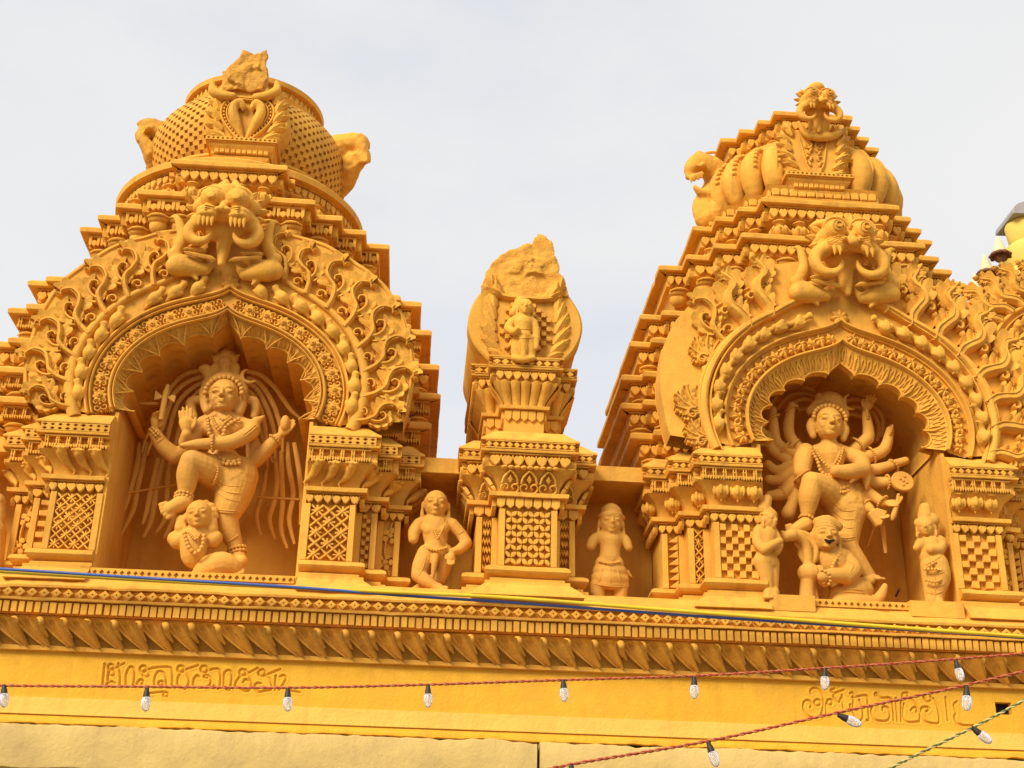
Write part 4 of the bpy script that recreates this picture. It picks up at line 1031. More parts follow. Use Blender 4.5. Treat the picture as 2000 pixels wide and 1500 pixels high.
# heart medallion with two birds
hp = smoothpath([(0,.02),(-.14,.16),(-.25,.34),(-.25,.50),(-.14,.60),(0,.60),(.14,.60),(.25,.50),(.25,.34),(.14,.16),(0,.02)], 6)
mb = MB(); mb.ridge([(x_*1.1, z*1.04-.02) for x_, z in hp], .035, .05, frL); mb.ridge([(x_*.86, z*.9+.04) for x_, z in hp], .025, .045, frL); mb.build('heart_border', M_OCH, shL, 60)
mb = MB()
for x_, z, tx, tz in along([(a*.98, b*.97+.01) for a, b in hp], .02, .045): mb.poly([(x_-.014, z-.014),(x_+.014, z-.014),(x_, z+.016)], frL, 0, .04, 0)
mb.build('heart_beads', M_OCH, shL)
for s_ in (-1, 1):
    mb = MB(); P = lambda u, v, w_: frL.p(s_*u, v, w_)
    mb.limb([P(.05,.12,.03), P(.11,.26,.05), P(.15,.38,.06), P(.145,.48,.06), P(.09,.52,.06), P(.055,.47,.05)], [.03,.06,.06,.05,.05,.04], 8)
    mb.limb([P(.055,.47,.06), P(.05,.42,.05)], [.025,.01]); mb.limb([P(.02,.06,.02), P(.06,.2,.03)], [.02,.03])
    obj('crest_bird', organic('crest_bird', mb, M_OCH, .012, 2), None, shL)
# broken lion that stood on the left crest: only its ragged stump and two curls remain
def stump(parent, pts, Y, dp, seed):
    """ragged broken lump: a rough outline given depth, then weathered"""
    P = [A(a, b, Y) for a, b in pts]; c = P[0]; mb = MB(); rnd = random.Random(seed); o2 = []
    for a, b in zip(P, P[1:]+P[:1]):
        for k in range(3):
            q = a.lerp(b, k/3); o2.append((q.x-c.x+rnd.uniform(-.015,.015), q.z-c.z+rnd.uniform(-.015,.015)))
    mb.poly(o2, Fr(c), -dp, dp*.5, .05, cap0=True)
    cx_ = sum(p[0] for p in o2)/len(o2); cz_ = sum(p[1] for p in o2)/len(o2)
    for k in range(9):
        p_ = o2[rnd.randrange(len(o2))]; f_ = rnd.uniform(.15,.7); mb.box(c.x+cx_+(p_[0]-cx_)*f_-.06, c.x+cx_+(p_[0]-cx_)*f_+.07, Y-dp*rnd.uniform(.5,.75), Y, c.z+cz_+(p_[1]-cz_)*f_-.07, c.z+cz_+(p_[1]-cz_)*f_+.05, .03)
    o = obj('broken_lion_stump', organic('broken_lion_stump', mb, M_BROKE, .015, 1, disp=.022), None, parent); return o
stump(shL, [(440,178),(441,152),(455,136),(468,127),(480,109),(497,123),(510,119),(520,108),(517,135),(520,152),(508,174),(480,180)], .52, .14, 3)
for pts in ([(415,158),(416,178),(432,186),(455,188)], [(540,160),(540,178),(520,188),(500,190)]):
    mb = MB(); mb.limb([A(a, b, .44) for a, b in pts], [.022,.055,.055,.045])
    obj('jaw_curl', organic('jaw_curl', mb, M_OCH, .012, 2), None, shL)
# animal heads that jut out at the sides of the dome
mb = MB()
mb.limb([A(345,285,1.5), A(318,262,1.3), A(292,249,1.25), A(266,240,1.25)], [.24,.16,.10,.012]); mb.limb([A(282,256,1.25), A(276,268,1.22), A(284,282,1.22), A(296,302,1.25), A(300,335,1.35)], [.09,.08,.075,.10,.07]); mb.limb([A(276,262,1.18), A(272,274,1.18)], [.05,.035]); mb.ell(A(290,252,1.12), .04, 8)
obj('side_head', organic('side_head', mb, M_BROKE, .02, 2, disp=.015), None, shL)
mb = MB()
mb.limb([A(655,300,1.6), A(680,285,1.5), A(705,280,1.45)], [.22,.16,.12]); mb.limb([A(670,275,1.5), A(712,270,1.45)], [.08,.05])
mb.limb([A(705,285,1.4), A(712,310,1.4), A(700,318,1.4)], [.08,.07,.04]); mb.limb([A(690,320,1.5), A(680,350,1.6), A(672,380,1.7)], [.14,.10,.05])
for q in range(5): mb.ell(A(694+q*5, 300+q*4, 1.36), .035, 8, m_=6)
obj('side_head', organic('side_head', mb, M_OCH, .02, 1, disp=.02), None, shL)

# right: ring of fat lotus lobes, stepped roof, crest with lion
WC = (4.28, 1.50)
def wl(a, r_, z): return Vector((WC[0]+1.02*r_*math.cos(a), WC[1]+.92*r_*math.sin(a), z))
for k in range(26):
    a = 2*math.pi*k/26+.1
    if math.sin(a) > .45 or (math.sin(a) < 0 and abs(math.cos(a)) < .30): continue
    mb = MB(); mb.limb([wl(a,.80,10.74), wl(a,1.0,10.62), wl(a,1.08,10.40), wl(a,1.03,10.18), wl(a,.92,10.06)], [.08,.115,.135,.11,.05], 12)
    o = obj('lotus_lobe', organic('lotus_lobe', mb, M_OCH, .02, 2), None, shR)
    mb = MB(); t = Vector((-math.sin(a), math.cos(a), 0)); ro = Vector((math.cos(a), math.sin(a), 0)); cen = smoothpath([tuple(wl(a,.86,10.72)), tuple(wl(a,1.0,10.64)), tuple(wl(a,1.07,10.42)), tuple(wl(a,1.02,10.18))], 4); rr_ = lerpl([.09,.11,.132,.10], len(cen)); rib = []
    for j, (c0, q) in enumerate(zip(cen, rr_)):
        be = R(75-105*j/(len(cen)-1)); dd = ro*math.cos(be)+Vector((0,0,math.sin(be)))
        rib.append(c0+(dd*.86+t*.50).normalized()*q*1.02)
        if j < 9: mb.ell(c0+(dd*.72+t*.72).normalized()*q*1.0, (.035,.035,.03), 7, m_=5)
    mb.tube(rib, lerpl([.012,.024,.024,.008], len(rib)), 6)
    mb.build('lobe_leaf', M_OCH, o, 60)
MB().lathe([(0,10.95),(.78,10.92),(.92,10.8),(.95,10.4),(.80,9.9)][::-1], (WC[0], WC[1], 0), 48).build('roof_core', M_OCH, shR, 40)
MB().sweep(tier_path(TR, [.60,.80,1.0,1.16], [.50,.74,.98,1.22], 2.6), [(-.3,9.86),(.0,9.86),(.02,9.93),(-.04,9.94),(.03,10.03),(.05,10.06),(-.3,10.07)]).build('roof_foot', M_OCH, shR, 30)
bands('roof_foot_petals', tier_path(TR, [.60,.80,1.0,1.16], [.50,.74,.98,1.22], 2.6), 9.94, .10, 'tongues', .10, .0, M_OCH, shR, .03, skip=(0, 15))
tier(shR, 4.30, 11.27, [.36, .50, .67, .86], [.80, 1.0, 1.2, 1.4], kind='hearts', cell=.11, body=.25, petals=True, yb=2.4)
ol2 = smoothpath([(-.30,0),(-.38,.18),(-.42,.36),(-.36,.54),(-.22,.66),(0,.70)], 5); ol2 = ol2+[(-x_, z) for x_, z in reversed(ol2[:-1])]; ol2 = [(-x_, z) for x_, z in ol2]
frR = crest_plate(shR, ol2, 4.21, 10.22, .54, .35)
for s_ in (-1, 1): leafy_side(shR, frR, s_, [(.17,.06,5),(.20,.14,30),(.24,.26,25),(.26,.36,48),(.27,.47,38),(.24,.56,68)], .20)
mb = MB()
for s_ in (-1, 1):
    mb.ridge(smoothpath([(s_*.02,.03),(s_*.10,.2),(s_*.14,.42),(s_*.17,.56)], 5), .025, .03, frR)
    mb.ridge(spiral(s_*.075, .45, .07, .015, math.pi/2, .9*s_), .022, .03, frR); mb.ridge(spiral(s_*.06, .27, .06, .012, -math.pi/2, .8*s_), .02, .028, frR)
    for z, a in ((.10,60),(.17,75),(.24,110),(.33,60),(.36,120),(.50,80),(.53,120)): lobe(mb, s_*.05, z, R(a if s_ > 0 else 180-a), .07, .04, .03, frR)
mb.build('crest_foliage', M_OCH, shR)
mb = MB()   # makara head on the left end of the roof
mb.limb([A(1405,350,1.3), A(1388,328,1.2), A(1366,318,1.16), A(1350,328,1.14), A(1345,345,1.14)], [.18,.15,.12,.085,.045]); mb.limb([A(1366,306,1.14), A(1352,312,1.14)], [.07,.05]); mb.ell(A(1372,322,1.03), .04, 8)
mb.limb([A(1400,415,1.3), A(1382,425,1.3), A(1378,400,1.28), A(1388,375,1.25)], [.21,.16,.15,.12]); mb.limb([A(1384,382,1.2), A(1368,376,1.14), A(1358,366,1.12)], [.10,.05,.03])
for q in range(4): mb.limb([A(1349+q*7, 348-q*3, 1.10), A(1350+q*7, 357-q*3, 1.10)], [.03,.012])
obj('makara_head', organic('makara_head', mb, M_OCH, .014, 2, disp=.008), None, shR)
MB().tube(smoothpath([A(1372,306,1.2), A(1380,299,1.2), A(1400,297,1.2)], 4), [.018]*9, 8).build('iron_hook', M_BROKE, shR)
# ------------------------------------------------------------------ pillar shrine in the middle
pc = [(CC+a, b) for a, b in ((-.47,1.0),(-.47,.17),(-.27,.17),(-.27,-.1),(.27,-.1),(.27,.17),(.47,.17),(.47,1.0))]
pilasters(shC, pc, None, 'scroll', neck='teeth', frieze='hearts', cap='diam')
shaft_panels(shC, pc, [('zig', .085), ('petal4', .118), ('zig', .085)], stile=.055)
MB().box(CC-.42, CC+.42, .2, 1.0, 5.05, 6.6).build('pillar_core', M_OCH, shC)
CU = CC-.045
pu = [(CU+a, b) for a, b in ((-.36,1.6),(-.36,.24),(-.195,.24),(-.195,.02),(.195,.02),(.195,.24),(.36,.24),(.36,1.6))]
mk = lambda name, prof: MB().sweep(pu, prof).build(name, M_OCH, shC, 30)
mk('upper_neck', [(-.08,6.60),(0,6.60),(0,6.955),(-.08,6.955)])
bands('neck_slats', pu, 6.83, .12, 'teeth', .075, .001, M_OCH, shC, .025)
mk('neck_fillet', [(-.08,6.954),(.05,6.956),(.055,6.99),(-.08,6.995)])
mk('lotus_flare', [(-.08,6.994),(.0,6.996),(.01,7.03),(.06,7.12),(.115,7.195),(.12,7.215),(-.08,7.22)])
for i in range(len(pu)-1):
    fr, Ln = seg_frame(pu[i], pu[i+1], 7.0); 
    if i in (0, len(pu)-2): Ln = min(Ln, .6)
    n = max(2, round(Ln/.075))
    for k in range(n):
        mb = MB(); u = Ln*(k+.5)/n; ww = Ln/n*.46; ex = 1.0+.5*(u/Ln-.5)*2*.35
        f2 = Fr(fr.p(u,0,0), fr.U, (0,0,1), fr.W); sh = (u/Ln-.5)*.14
        rows_ = [(0,.012),(.04,.022),(.12,.075),(.18,.128),(.205,.14)]
        vs = []; 
        for v_, o_ in rows_:
            t_ = v_/.205
            for q, e in ((-1,0),(-.55,.014),(0,.02),(.55,.014),(1,0)): vs.append(f2.p(q*ww*(1+.25*t_)+sh*t_, v_ + (.012*(1-abs(q)) if v_ > .2 else 0), o_+e))
        for q in (-1,-.55,0,.55,1): vs.append(f2.p(q*ww*1.25+sh, .205+.012*(1-abs(q)), .10))
        fs = [(a*5+b, a*5+b+1, a*5+b+6, a*5+b+5) for a in range(5) for b in range(4)]
        mb.add(vs, fs); mb.poly([(sh*.5,.085),(sh*.5+.012,.11),(sh*.5,.135),(sh*.5-.012,.11)], Fr(f2.p(0,0,.075), fr.U, (0,0,1), fr.W), 0, .03) if False else None
        mb.build('lotus_petal', M_OCH, shC, 60)
mk('heart_backing', [(-.08,7.219),(.098,7.221),(.10,7.335),(-.08,7.338)])
bands('heart_band', pu, 7.222, .115, 'hearts', .088, .101, M_OCH, shC, .048)
mk('upper_cap', [(-.08,7.337),(.165,7.339),(.17,7.358),(.135,7.36),(.135,7.445),(.175,7.447),(.175,7.465),(-.15,7.475)])
bands('upper_cap_band', pu, 7.361, .082, 'diam', .078, .1355, M_OCH, shC, .038)
MB().box(CU-.33, CU+.33, .3, 1.6, 6.6, 7.46).build('upper_core', M_OCH, shC)
# crest: a leaf framed plate running back as a small vault, its lion broken off
ol3 = smoothpath([(-.36,0),(-.50,.16),(-.575,.36),(-.56,.56),(-.48,.74),(-.37,.86),(-.36,.98),(-.27,1.05)], 5)
ol3r = smoothpath([(.27,1.08),(.38,.98),(.40,.84),(.47,.74),(.56,.56),(.575,.36),(.50,.16),(.36,0)], 5)
olc = [p for p in (ol3+ol3r)]; olc = olc[::-1]
frC = Fr((CU-.01, -.02, 7.468)); mb = MB(); mb.poly(olc, frC, -.22, 0, .02); mb.build('crest_plate', M_OCH, shC, 35)
mb = MB(); mb.poly([(x_*.97, min(z, .92)*.97) for x_, z in olc], frC, -1.55, -.21); mb.build('crest_vault', M_OCH, shC, 35)
# checker ground behind the small figure
mb = MB(); s_ = .052; k = 0
for i in range(-7, 7):
    for j in range(-1, 13):
        if (i+j) % 2: continue
        x0, z0 = i*s_, .02+j*s_; cx_, cz_ = x0+s_/2, z0+s_/2
        if (cx_/.27)**2+((cz_-.36)/.30)**2 > 1 and not (abs(cx_) < .16 and cz_ < .2): continue
        mb.poly([(x0+.003, z0+.003),(x0+s_-.003, z0+.003),(x0+s_-.003, z0+s_-.003),(x0+.003, z0+s_-.003)], frC, -.002, .045, .003)
mb.build('checker_ground', M_OCH, shC)['kind'] = 'stuff'
for s_ in (-1, 1):
    for k, (x_, z, a, l_) in enumerate(((.20,.03,28,.20),(.25,.10,42,.26),(.28,.20,52,.28),(.30,.32,62,.28),(.31,.45,72,.26),(.32,.56,84,.22))):
        mb = MB(); aa = a if s_ > 0 else 180-a; lobe(mb, s_*x_, z, R(aa), l_, .10, .03, frC, .022)
        for q, t in ((-24,.55),(24,.55),(-20,.75),(20,.75)): lobe(mb, s_*x_+math.cos(R(aa))*l_*t*.7, z+math.sin(R(aa))*l_*t*.7, R(aa+q), l_*.36, .05, .026, frC, .012)
        mb.build('crest_leaf', M_OCH, shC)
    mb = MB(); aa = 75 if s_ > 0 else 105
    for (x_, z, a, l_) in ((.24,.70,60,.22),(.30,.72,85,.22),(.22,.70,30,.2),(.34,.80,80,.18)): lobe(mb, s_*x_, z, R(a if s_ > 0 else 180-a), l_, .10, .06, frC, .03)
    mb.build('crest_lip_leaf', M_OCH, shC)
mb = MB(); lip = smoothpath([(-.34,.74),(-.18,.705),(0,.70),(.18,.70),(.34,.74)], 5)
mb.ridge(lip, .06, .07, frC); mb.build('crest_lip', M_OCH, shC, 60)
stump(shC, [(952,582),(947,556),(958,540),(974,520),(988,510),(1004,500),(1012,494),(1040,488),(1060,474),(1067,467),(1071,484),(1075,508),(1086,540),(1100,578),(1060,584),(1010,584)], .04, .16, 8)

# ------------------------------------------------------------------ lion masks over the arches and on the right roof
def mask(parent, c, s_=1.0, style='L', name='lion_mask'):
    """grinning lion mask, looking out of the facade; c is the point between the eyes"""
    c = Vector(c); q = lambda x_, y_, z: c+Vector((x_, y_, z))*s_
    mb = MB(); arcp = lambda e, cx_, cz_, r_, a0, a1, n=9, y0=.0, y1=.0: [q((cx_+r_*math.cos(R(a0+(a1-a0)*i/n)))*e, y0+(y1-y0)*i/n, cz_+r_*math.sin(R(a0+(a1-a0)*i/n))) for i in range(n+1)]
    if style == 'L':
        for e in (-1, 1):
            mb.ell(q(.11*e, .04, .17), (.15*s_, .15*s_, .17*s_)); mb.limb([q(.07*e,.02,.28), q(.06*e,.04,.34), q(.05*e,.05,.40)], [.08*s_,.06*s_, .035*s_])
            mb.limb([q(.18*e,.03,.10), q(.28*e,.04,.07), q(.37*e,.06,.01)], [.12*s_, .09*s_, .02*s_])
            mb.ell(q(.135*e, -.15, .06), (.135*s_, .13*s_, .12*s_))
            mb.limb([q(.20*e,.0,-.08), q(.29*e,.03,-.13)], [.10*s_,.09*s_])
            mb.limb(arcp(e, .24, -.28, .125, 75, -170, 10, .03, -.04), [.075*s_,.075*s_,.07*s_,.07*s_,.065*s_,.06*s_,.055*s_,.05*s_,.04*s_,.03*s_,.018*s_])
            mb.ell(q(.165*e, -.13, -.115), (.135*s_, .13*s_, .075*s_)); mb.ell(q(.165*e,-.15,-.165), (.12*s_,.11*s_,.05*s_))
            mb.ell(q(.05*e,-.21,-.115), (.04*s_,.05*s_,.032*s_))
        mb.limb([q(0,-.13,.03), q(0,-.20,-.06), q(0,-.22,-.10)], [.035*s_,.045*s_,.045*s_]); mb.limb([q(0,.12,-.12), q(0,.12,-.40), q(0,.10,-.60)], [.10*s_,.075*s_,.04*s_])
        mb.ell(q(0,.10,-.15), (.28*s_,.12*s_,.20*s_)); mb.ell(q(0,-.02,.16), (.13*s_,.15*s_,.16*s_)); mb.ell(q(0,-.10,-.12), (.14*s_,.10*s_,.06*s_)); mb.ell(q(0,-.02,.02), (.14*s_,.13*s_,.12*s_))
    else:
        for e in (-1, 1):
            mb.ell(q(.15*e,.02,.07), (.15*s_,.14*s_,.14*s_)); mb.ell(q(.155*e,-.14,.045), (.118*s_,.125*s_,.118*s_))
            mb.limb([q(.08*e,.0,.19), q(.20*e,.02,.22), q(.31*e,.04,.22), q(.39*e,.05,.19)], [.05*s_,.055*s_,.04*s_,.012*s_]); mb.limb([q(.26*e,.03,.06), q(.35*e,.05,-.02)], [.07*s_,.03*s_]); mb.limb([q(.24*e,.03,.0), q(.31*e,.04,-.08)], [.06*s_,.04*s_])
            mb.limb([q(.08*e,-.10,-.12), q(.18*e,-.08,-.11), q(.27*e,-.05,-.15)], [.08*s_,.09*s_,.085*s_])
            mb.limb(arcp(e, .235, -.30, .15, 80, -185, 12, -.02, -.05), [.085*s_,.085*s_,.08*s_,.075*s_,.07*s_,.065*s_,.06*s_,.055*s_,.05*s_,.045*s_,.035*s_,.028*s_,.016*s_])
            mb.limb([q(.15*e,-.15,-.18), q(.19*e,-.16,-.24)], [.065*s_,.03*s_])
            mb.limb([q(.075*e,-.19,-.095), q(.095*e,-.20,-.10)], [.035*s_,.035*s_])
        mb.limb([q(0,-.12,.02), q(0,-.19,-.08), q(0,-.22,-.14)], [.035*s_,.045*s_,.058*s_]); mb.limb([q(0,.14,-.15), q(0,.14,-.45), q(0,.12,-.60)], [.10*s_,.08*s_,.04*s_]); mb.ell(q(0,.12,-.12), (.26*s_,.12*s_,.2*s_)); mb.ell(q(0,-.0,.09), (.13*s_,.13*s_,.12*s_)); mb.ell(q(0,-.08,-.11), (.13*s_,.10*s_,.07*s_))
    o = obj(name, organic(name, mb, M_OCH, .011*max(s_, .8), 2), None, parent)
    for e in (-1, 1):
        m2 = MB()
        if style == 'L':
            f2 = Fr(q(.145*e-.01*e, -.268, .02), (1,0,0), (0,.25,.97), (0,-.97,.25)); m2.poly(circ(0,0,.045*s_,14), f2, -.02, .018, .006)
        else:
            for r_, y_ in ((.118,-.13),(.095,-.20),(.066,-.245),(.035,-.268)):
                m2.tube([q(.155*e,0,.045)+Vector((math.cos(2*math.pi*k/16)*r_*s_*.98, y_*s_, math.sin(2*math.pi*k/16)*r_*s_*.98)) for k in range(17)], .010*s_, 6)
        m2.build('eye', M_OCH, o, 60)
        m3 = MB()                              # brow fold over the eye
        m3.tube([q(.145*e+.15*math.cos(t), -.14, .07+.135*math.sin(t)) for t in [R(a) for a in range(0, 181, 20)]], [.008*s_]+[.018*s_]*8+[.008*s_], 6); m3.build('brow', M_OCH, o, 60)
        for k in range(4 if style == 'L' else 2):
            m4 = MB(); x_ = (.10+.045*k)*e if style == 'L' else (.15+.06*k)*e
            m4.tube([q(x_,-.19,-.20), q(x_,-.20,-.25), q(x_*1.02,-.19,-.31)], [.026*s_,.022*s_,.004*s_], 8); m4.build('fang', M_OCH, o, 60)
    # frill of carved leaves that frames the face
    fb = Fr(q(0,.06,0))
    for e in (-1, 1):
        for k, (x_, z, a, l_) in enumerate(((.16,.20,75,.13),(.22,.17,52,.14),(.27,.11,30,.15),(.31,.03,8,.14),(.30,-.05,-15,.13),(.09,.24,88,.12))):
            m5 = MB(); lobe(m5, x_*s_*e, z*s_, R(a if e > 0 else 180-a), l_*s_, .075*s_, .05*s_, fb); m5.build('frill_leaf', M_OCH, o)
        m6 = MB()
        for k in range(3): m6.tube([q((.07+.02*k)*e,-.235+.01*k,-.105-.022*k), q(.17*e,-.265+.0*k,-.10-.026*k), q((.28-.01*k)*e,-.15,-.10-.03*k)], [.004*s_,.009*s_,.004*s_], 5)
        m6.build('whiskers', M_OCH, o, 60)
    return o
mL = A(442, 412, -.36); mask(shL, mL, .92, 'L')
mR = A(1653, 470, -.34); mask(shR, mR, .92, 'R')
mT = A(1598, 198, .32); mask(shR, mT, .60, 'R')
mb = MB(); mb.ell(A(1594, 174, .38), (.10,.10,.075), 14); mb.build('mask_cap', M_OCH, shR, 60)
# shoulders under the roof lion
mb = MB(); mb.limb([A(1560,240,.5), A(1575,262,.48), A(1600,268,.46), A(1630,265,.48), A(1655,250,.5)], [.025,.045,.05,.045,.02]); mb.limb([A(1598,225,.50), A(1600,252,.50)], [.13,.12])
obj('mask_collar', organic('mask_collar', mb, M_OCH, .014, 2), None, shR)
# a pair of crested geese under each mask
def goose(parent, P, name='goose'):
    """P maps picture measures to the place of the bird"""
    mb = MB()
    mb.limb([P(342,520), P(358,519), P(380,523), P(402,527)], [.095,.115,.09,.055]); mb.limb([P(402,526), P(412,518), P(419,506)], [.05,.035,.012])
    mb.limb([P(345,512), P(345,495), P(352,482)], [.075,.06,.065]); mb.limb([P(340,497), P(338,502)], [.07,.05])
    mb.limb([P(352,480), P(356,462), P(352,440), P(345,425), P(335,424)], [.07,.055,.045,.03,.012])
    mb.limb([P(362,505), P(385,503), P(405,500)], [.04,.055,.02]); mb.limb([P(375,535), P(385,545)], [.03,.02])
    o = obj(name, organic(name, mb, M_OCH, .012, 2), None, parent)
    w2 = MB(); a, b = P(358,500), P(405,512); e = 1 if b.x > a.x else -1; fr = Fr((a.x, a.y-.125, a.z))
    for k in range(7): lobe(w2, e*(.03+.035*k), -.03-.004*k, R(-10-2*k) if e > 0 else R(190+2*k), .12, .045, .022, fr)
    for k in range(5): lobe(w2, e*(.02+.035*k), .0, R(-4) if e > 0 else R(184), .09, .045, .034, fr)
    w2.build('wing', M_OCH, o, 40)
    return o
yg = -.16
goose(shL, lambda a, b: A(a, b, yg)); goose(shL, lambda a, b: A(440+(440-a)*.98, b+6-(440-a)*.0+4, yg))
goose(shR, lambda a, b: A(1650-(440-a)*.95, 570+(b-520)*.92+2, yg)); goose(shR, lambda a, b: A(1648+(440-a)*.95, 576+(b-520)*.92, yg))

# ------------------------------------------------------------------ recessed parapet walls between the shrines
def parapet(label, x0, x1, yl=.30):
    t = thing('parapet_wall', label, 'wall', ((x0+x1)/2, .5, 5.0), 'parapet walls between the shrines')
    MB().box(x0, x1, 1.0, 1.15, 5.02, 6.38).build('back_wall', M_OCH, t)
    MB().box(x0, x1, yl, 1.15, 6.375, 6.53).build('lintel', M_OCH, t)
    MB().box(x0, x1, -.05, 1.01, 5.02, 5.11).build('floor_slab', M_OCH, t)
parapet('low recessed ochre wall behind the cross legged figure with one broken arm', -.24, .50)
parapet('low recessed ochre wall behind the armless figure in a short skirt', 1.42, 2.32)
parapet('shadowed recess at the left edge of the picture beside the floral pilaster', -5.6, -3.86)
parapet('shadowed recess at the right edge of the picture past the last pilaster', 5.94, 7.6)
# ------------------------------------------------------------------ statues
def head(mb, c, r, tilt=0.0, ears=True, M=None):
    """face looking out of the facade; c centre, r half height"""
    c = Vector(c); M = M or Matrix.Rotation(tilt, 3, 'Y'); q = lambda x, y, z: c+M @ (Vector((x, y, z))*r)
    mb.ell(q(0,.05,.10), (.80*r,.84*r,.88*r), 16, M, 10); mb.ell(q(0,-.05,-.30), (.66*r,.70*r,.62*r), 14, M, 8)
    mb.ell(q(0,-.52,-.72), (.26*r,.22*r,.17*r), 10, M)
    for e in (-1, 1):
        mb.ell(q(.33*e,-.65,.05), (.21*r,.15*r,.10*r), 10, M); mb.ell(q(.34*e,-.42,-.26), (.24*r,.26*r,.26*r), 10, M)
        mb.limb([q(.12*e,-.74,.24), q(.36*e,-.72,.29), q(.58*e,-.58,.20)], [.05*r,.06*r,.04*r], 7)
        mb.ell(q(.115*e,-.86,-.24), (.10*r,.09*r,.075*r), 8, M)
        if ears: mb.ell(q(.84*e,.05,-.12), (.11*r,.22*r,.34*r), 10, M); mb.limb([q(.86*e,.02,-.42), q(.84*e,-.02,-.78)], [.12*r,.15*r], 8)
    mb.limb([q(0,-.76,.16), q(0,-.90,-.10), q(0,-.97,-.20)], [.07*r,.09*r,.115*r], 8)
    mb.ell(q(0,-.76,-.45), (.20*r,.12*r,.055*r), 10, M); mb.ell(q(0,-.74,-.55), (.16*r,.12*r,.065*r), 10, M)
    return q
def hand(mb, w_, d, n, s_, curl=.15, spread=.22, thumb=1):
    """wrist point, finger direction, palm normal, hand length"""
    w_ = Vector(w_); d = Vector(d).normalized(); n = Vector(n); n = (n-d*n.dot(d)).normalized(); t = d.cross(n)
    mb.limb([w_, w_+d*.22*s_, w_+d*.42*s_], [.14*s_,.19*s_,.20*s_], 8)
    for e in (-1, 1): mb.limb([w_+d*.22*s_+t*e*.08*s_, w_+d*.46*s_+t*e*.17*s_], [.13*s_,.10*s_], 8)
    for k, l_ in ((-1.5,.40),(-.5,.52),(.5,.55),(1.5,.46)):
        b = w_+d*.48*s_+t*k*.115*s_; fd = (d+t*k*spread*.3+n*curl*.6).normalized(); fd2 = (d+t*k*spread*.3+n*curl*2.2).normalized()
        mb.limb([b, b+fd*l_*.5*s_, b+fd*l_*.5*s_+fd2*l_*.5*s_], [.068*s_,.062*s_,.05*s_], 7)
    tb = w_+d*.18*s_+t*thumb*.17*s_; td = (d*.7+t*thumb*.75+n*.2).normalized()
    mb.limb([tb, tb+td*.22*s_, tb+(td*.6+d*.5).normalized()*.42*s_], [.09*s_,.075*s_,.055*s_], 7)
def foot(mb, ank, toe, s_):
    a, t = Vector(ank), Vector(toe); d = (t-a); mb.limb([a, a.lerp(t,.5), t], [.075*s_,.065*s_,.05*s_], 9)
    sd_ = d.cross(Vector((0,1,.2))).normalized() if abs(d.normalized().y) < .8 else Vector((1,0,0))
    for k in range(-2, 3): mb.limb([t+sd_*k*.026*s_, t+sd_*k*.03*s_+d.normalized()*(.06-.008*abs(k))*s_], [.024*s_,.02*s_], 7)
def beads(name, pts, r, parent, step=None, m=M_STAT):
    mb = MB(); P = smoothpath([tuple(p) for p in pts], 8); step = step or r*2.0; acc = 0; nxt = 0
    for a, b in zip(P, P[1:]):
        l_ = (b-a).length
        while nxt <= acc+l_ and l_ > 0:
            mb.ell(a.lerp(b, (nxt-acc)/l_), r*random.uniform(.9,1.1), 7, m_=5); nxt += step
        acc += l_
    return mb.build(name, m, parent, 180)
def ringbeads(name, c, ax, R_, r, parent, m=M_STAT, n=None, rows=1):
    ax = Vector(ax).normalized(); a = ax.orthogonal().normalized(); b = ax.cross(a); mb = MB()
    n = n or int(2*math.pi*R_/(1.9*r))
    for j in range(rows):
        cc = Vector(c)+ax*(j-(rows-1)/2)*r*2.0
        for k in range(n): mb.ell(cc+a*math.cos(2*math.pi*k/n)*R_+b*math.sin(2*math.pi*k/n)*R_, r, 7, m_=5)
        mb.tube([cc+a*math.cos(2*math.pi*k/16)*R_*.98+b*math.sin(2*math.pi*k/16)*R_*.98 for k in range(17)], r*.7, 6)
    return mb.build(name, m, parent, 180)
def body(name, mb, parent, voxel=.0085, smooth=2, m=M_STAT):
    return obj(name, organic(name, mb, m, voxel, smooth), None, parent)
from mathutils.bvhtree import BVHTree
def etch(name, bobj, off, sc_, lines, r=.007, parent=None):
    """raised cords modelled on the surface of a statue: hems, folds, brows; measured in the photograph"""
    me = bobj.data; t = BVHTree.FromPolygons([v.co for v in me.vertices], [p.vertices for p in me.polygons]); n = 0
    for ln in lines:
        mb = MB(); P = smoothpath([tuple(p) for p in ln], 5) if len(ln) > 2 else [(ln[0][0]+(ln[1][0]-ln[0][0])*k/6, ln[0][1]+(ln[1][1]-ln[0][1])*k/6) for k in range(7)]
        run = []
        def flush(run):
            if len(run) > 2: mb.tube(run, lerpl([r*.4, r, r, r, r*.4], len(run)), 6)
        for a, b in P:
            px, py = off[0]+a/sc_, off[1]+b/sc_; d = (fw*F_PX+rt*(px-1000)-up*(py-750)).normalized()
            h = t.ray_cast(CAM, d)
            if h[0] is None or (run and (h[0]-run[-1]).length > .09): flush(run); run = []
            if h[0] is not None: run.append(h[0]-d*r*.1)
        flush(run)
        if mb.v: mb.build(name, M_STAT, parent or bobj, 60)

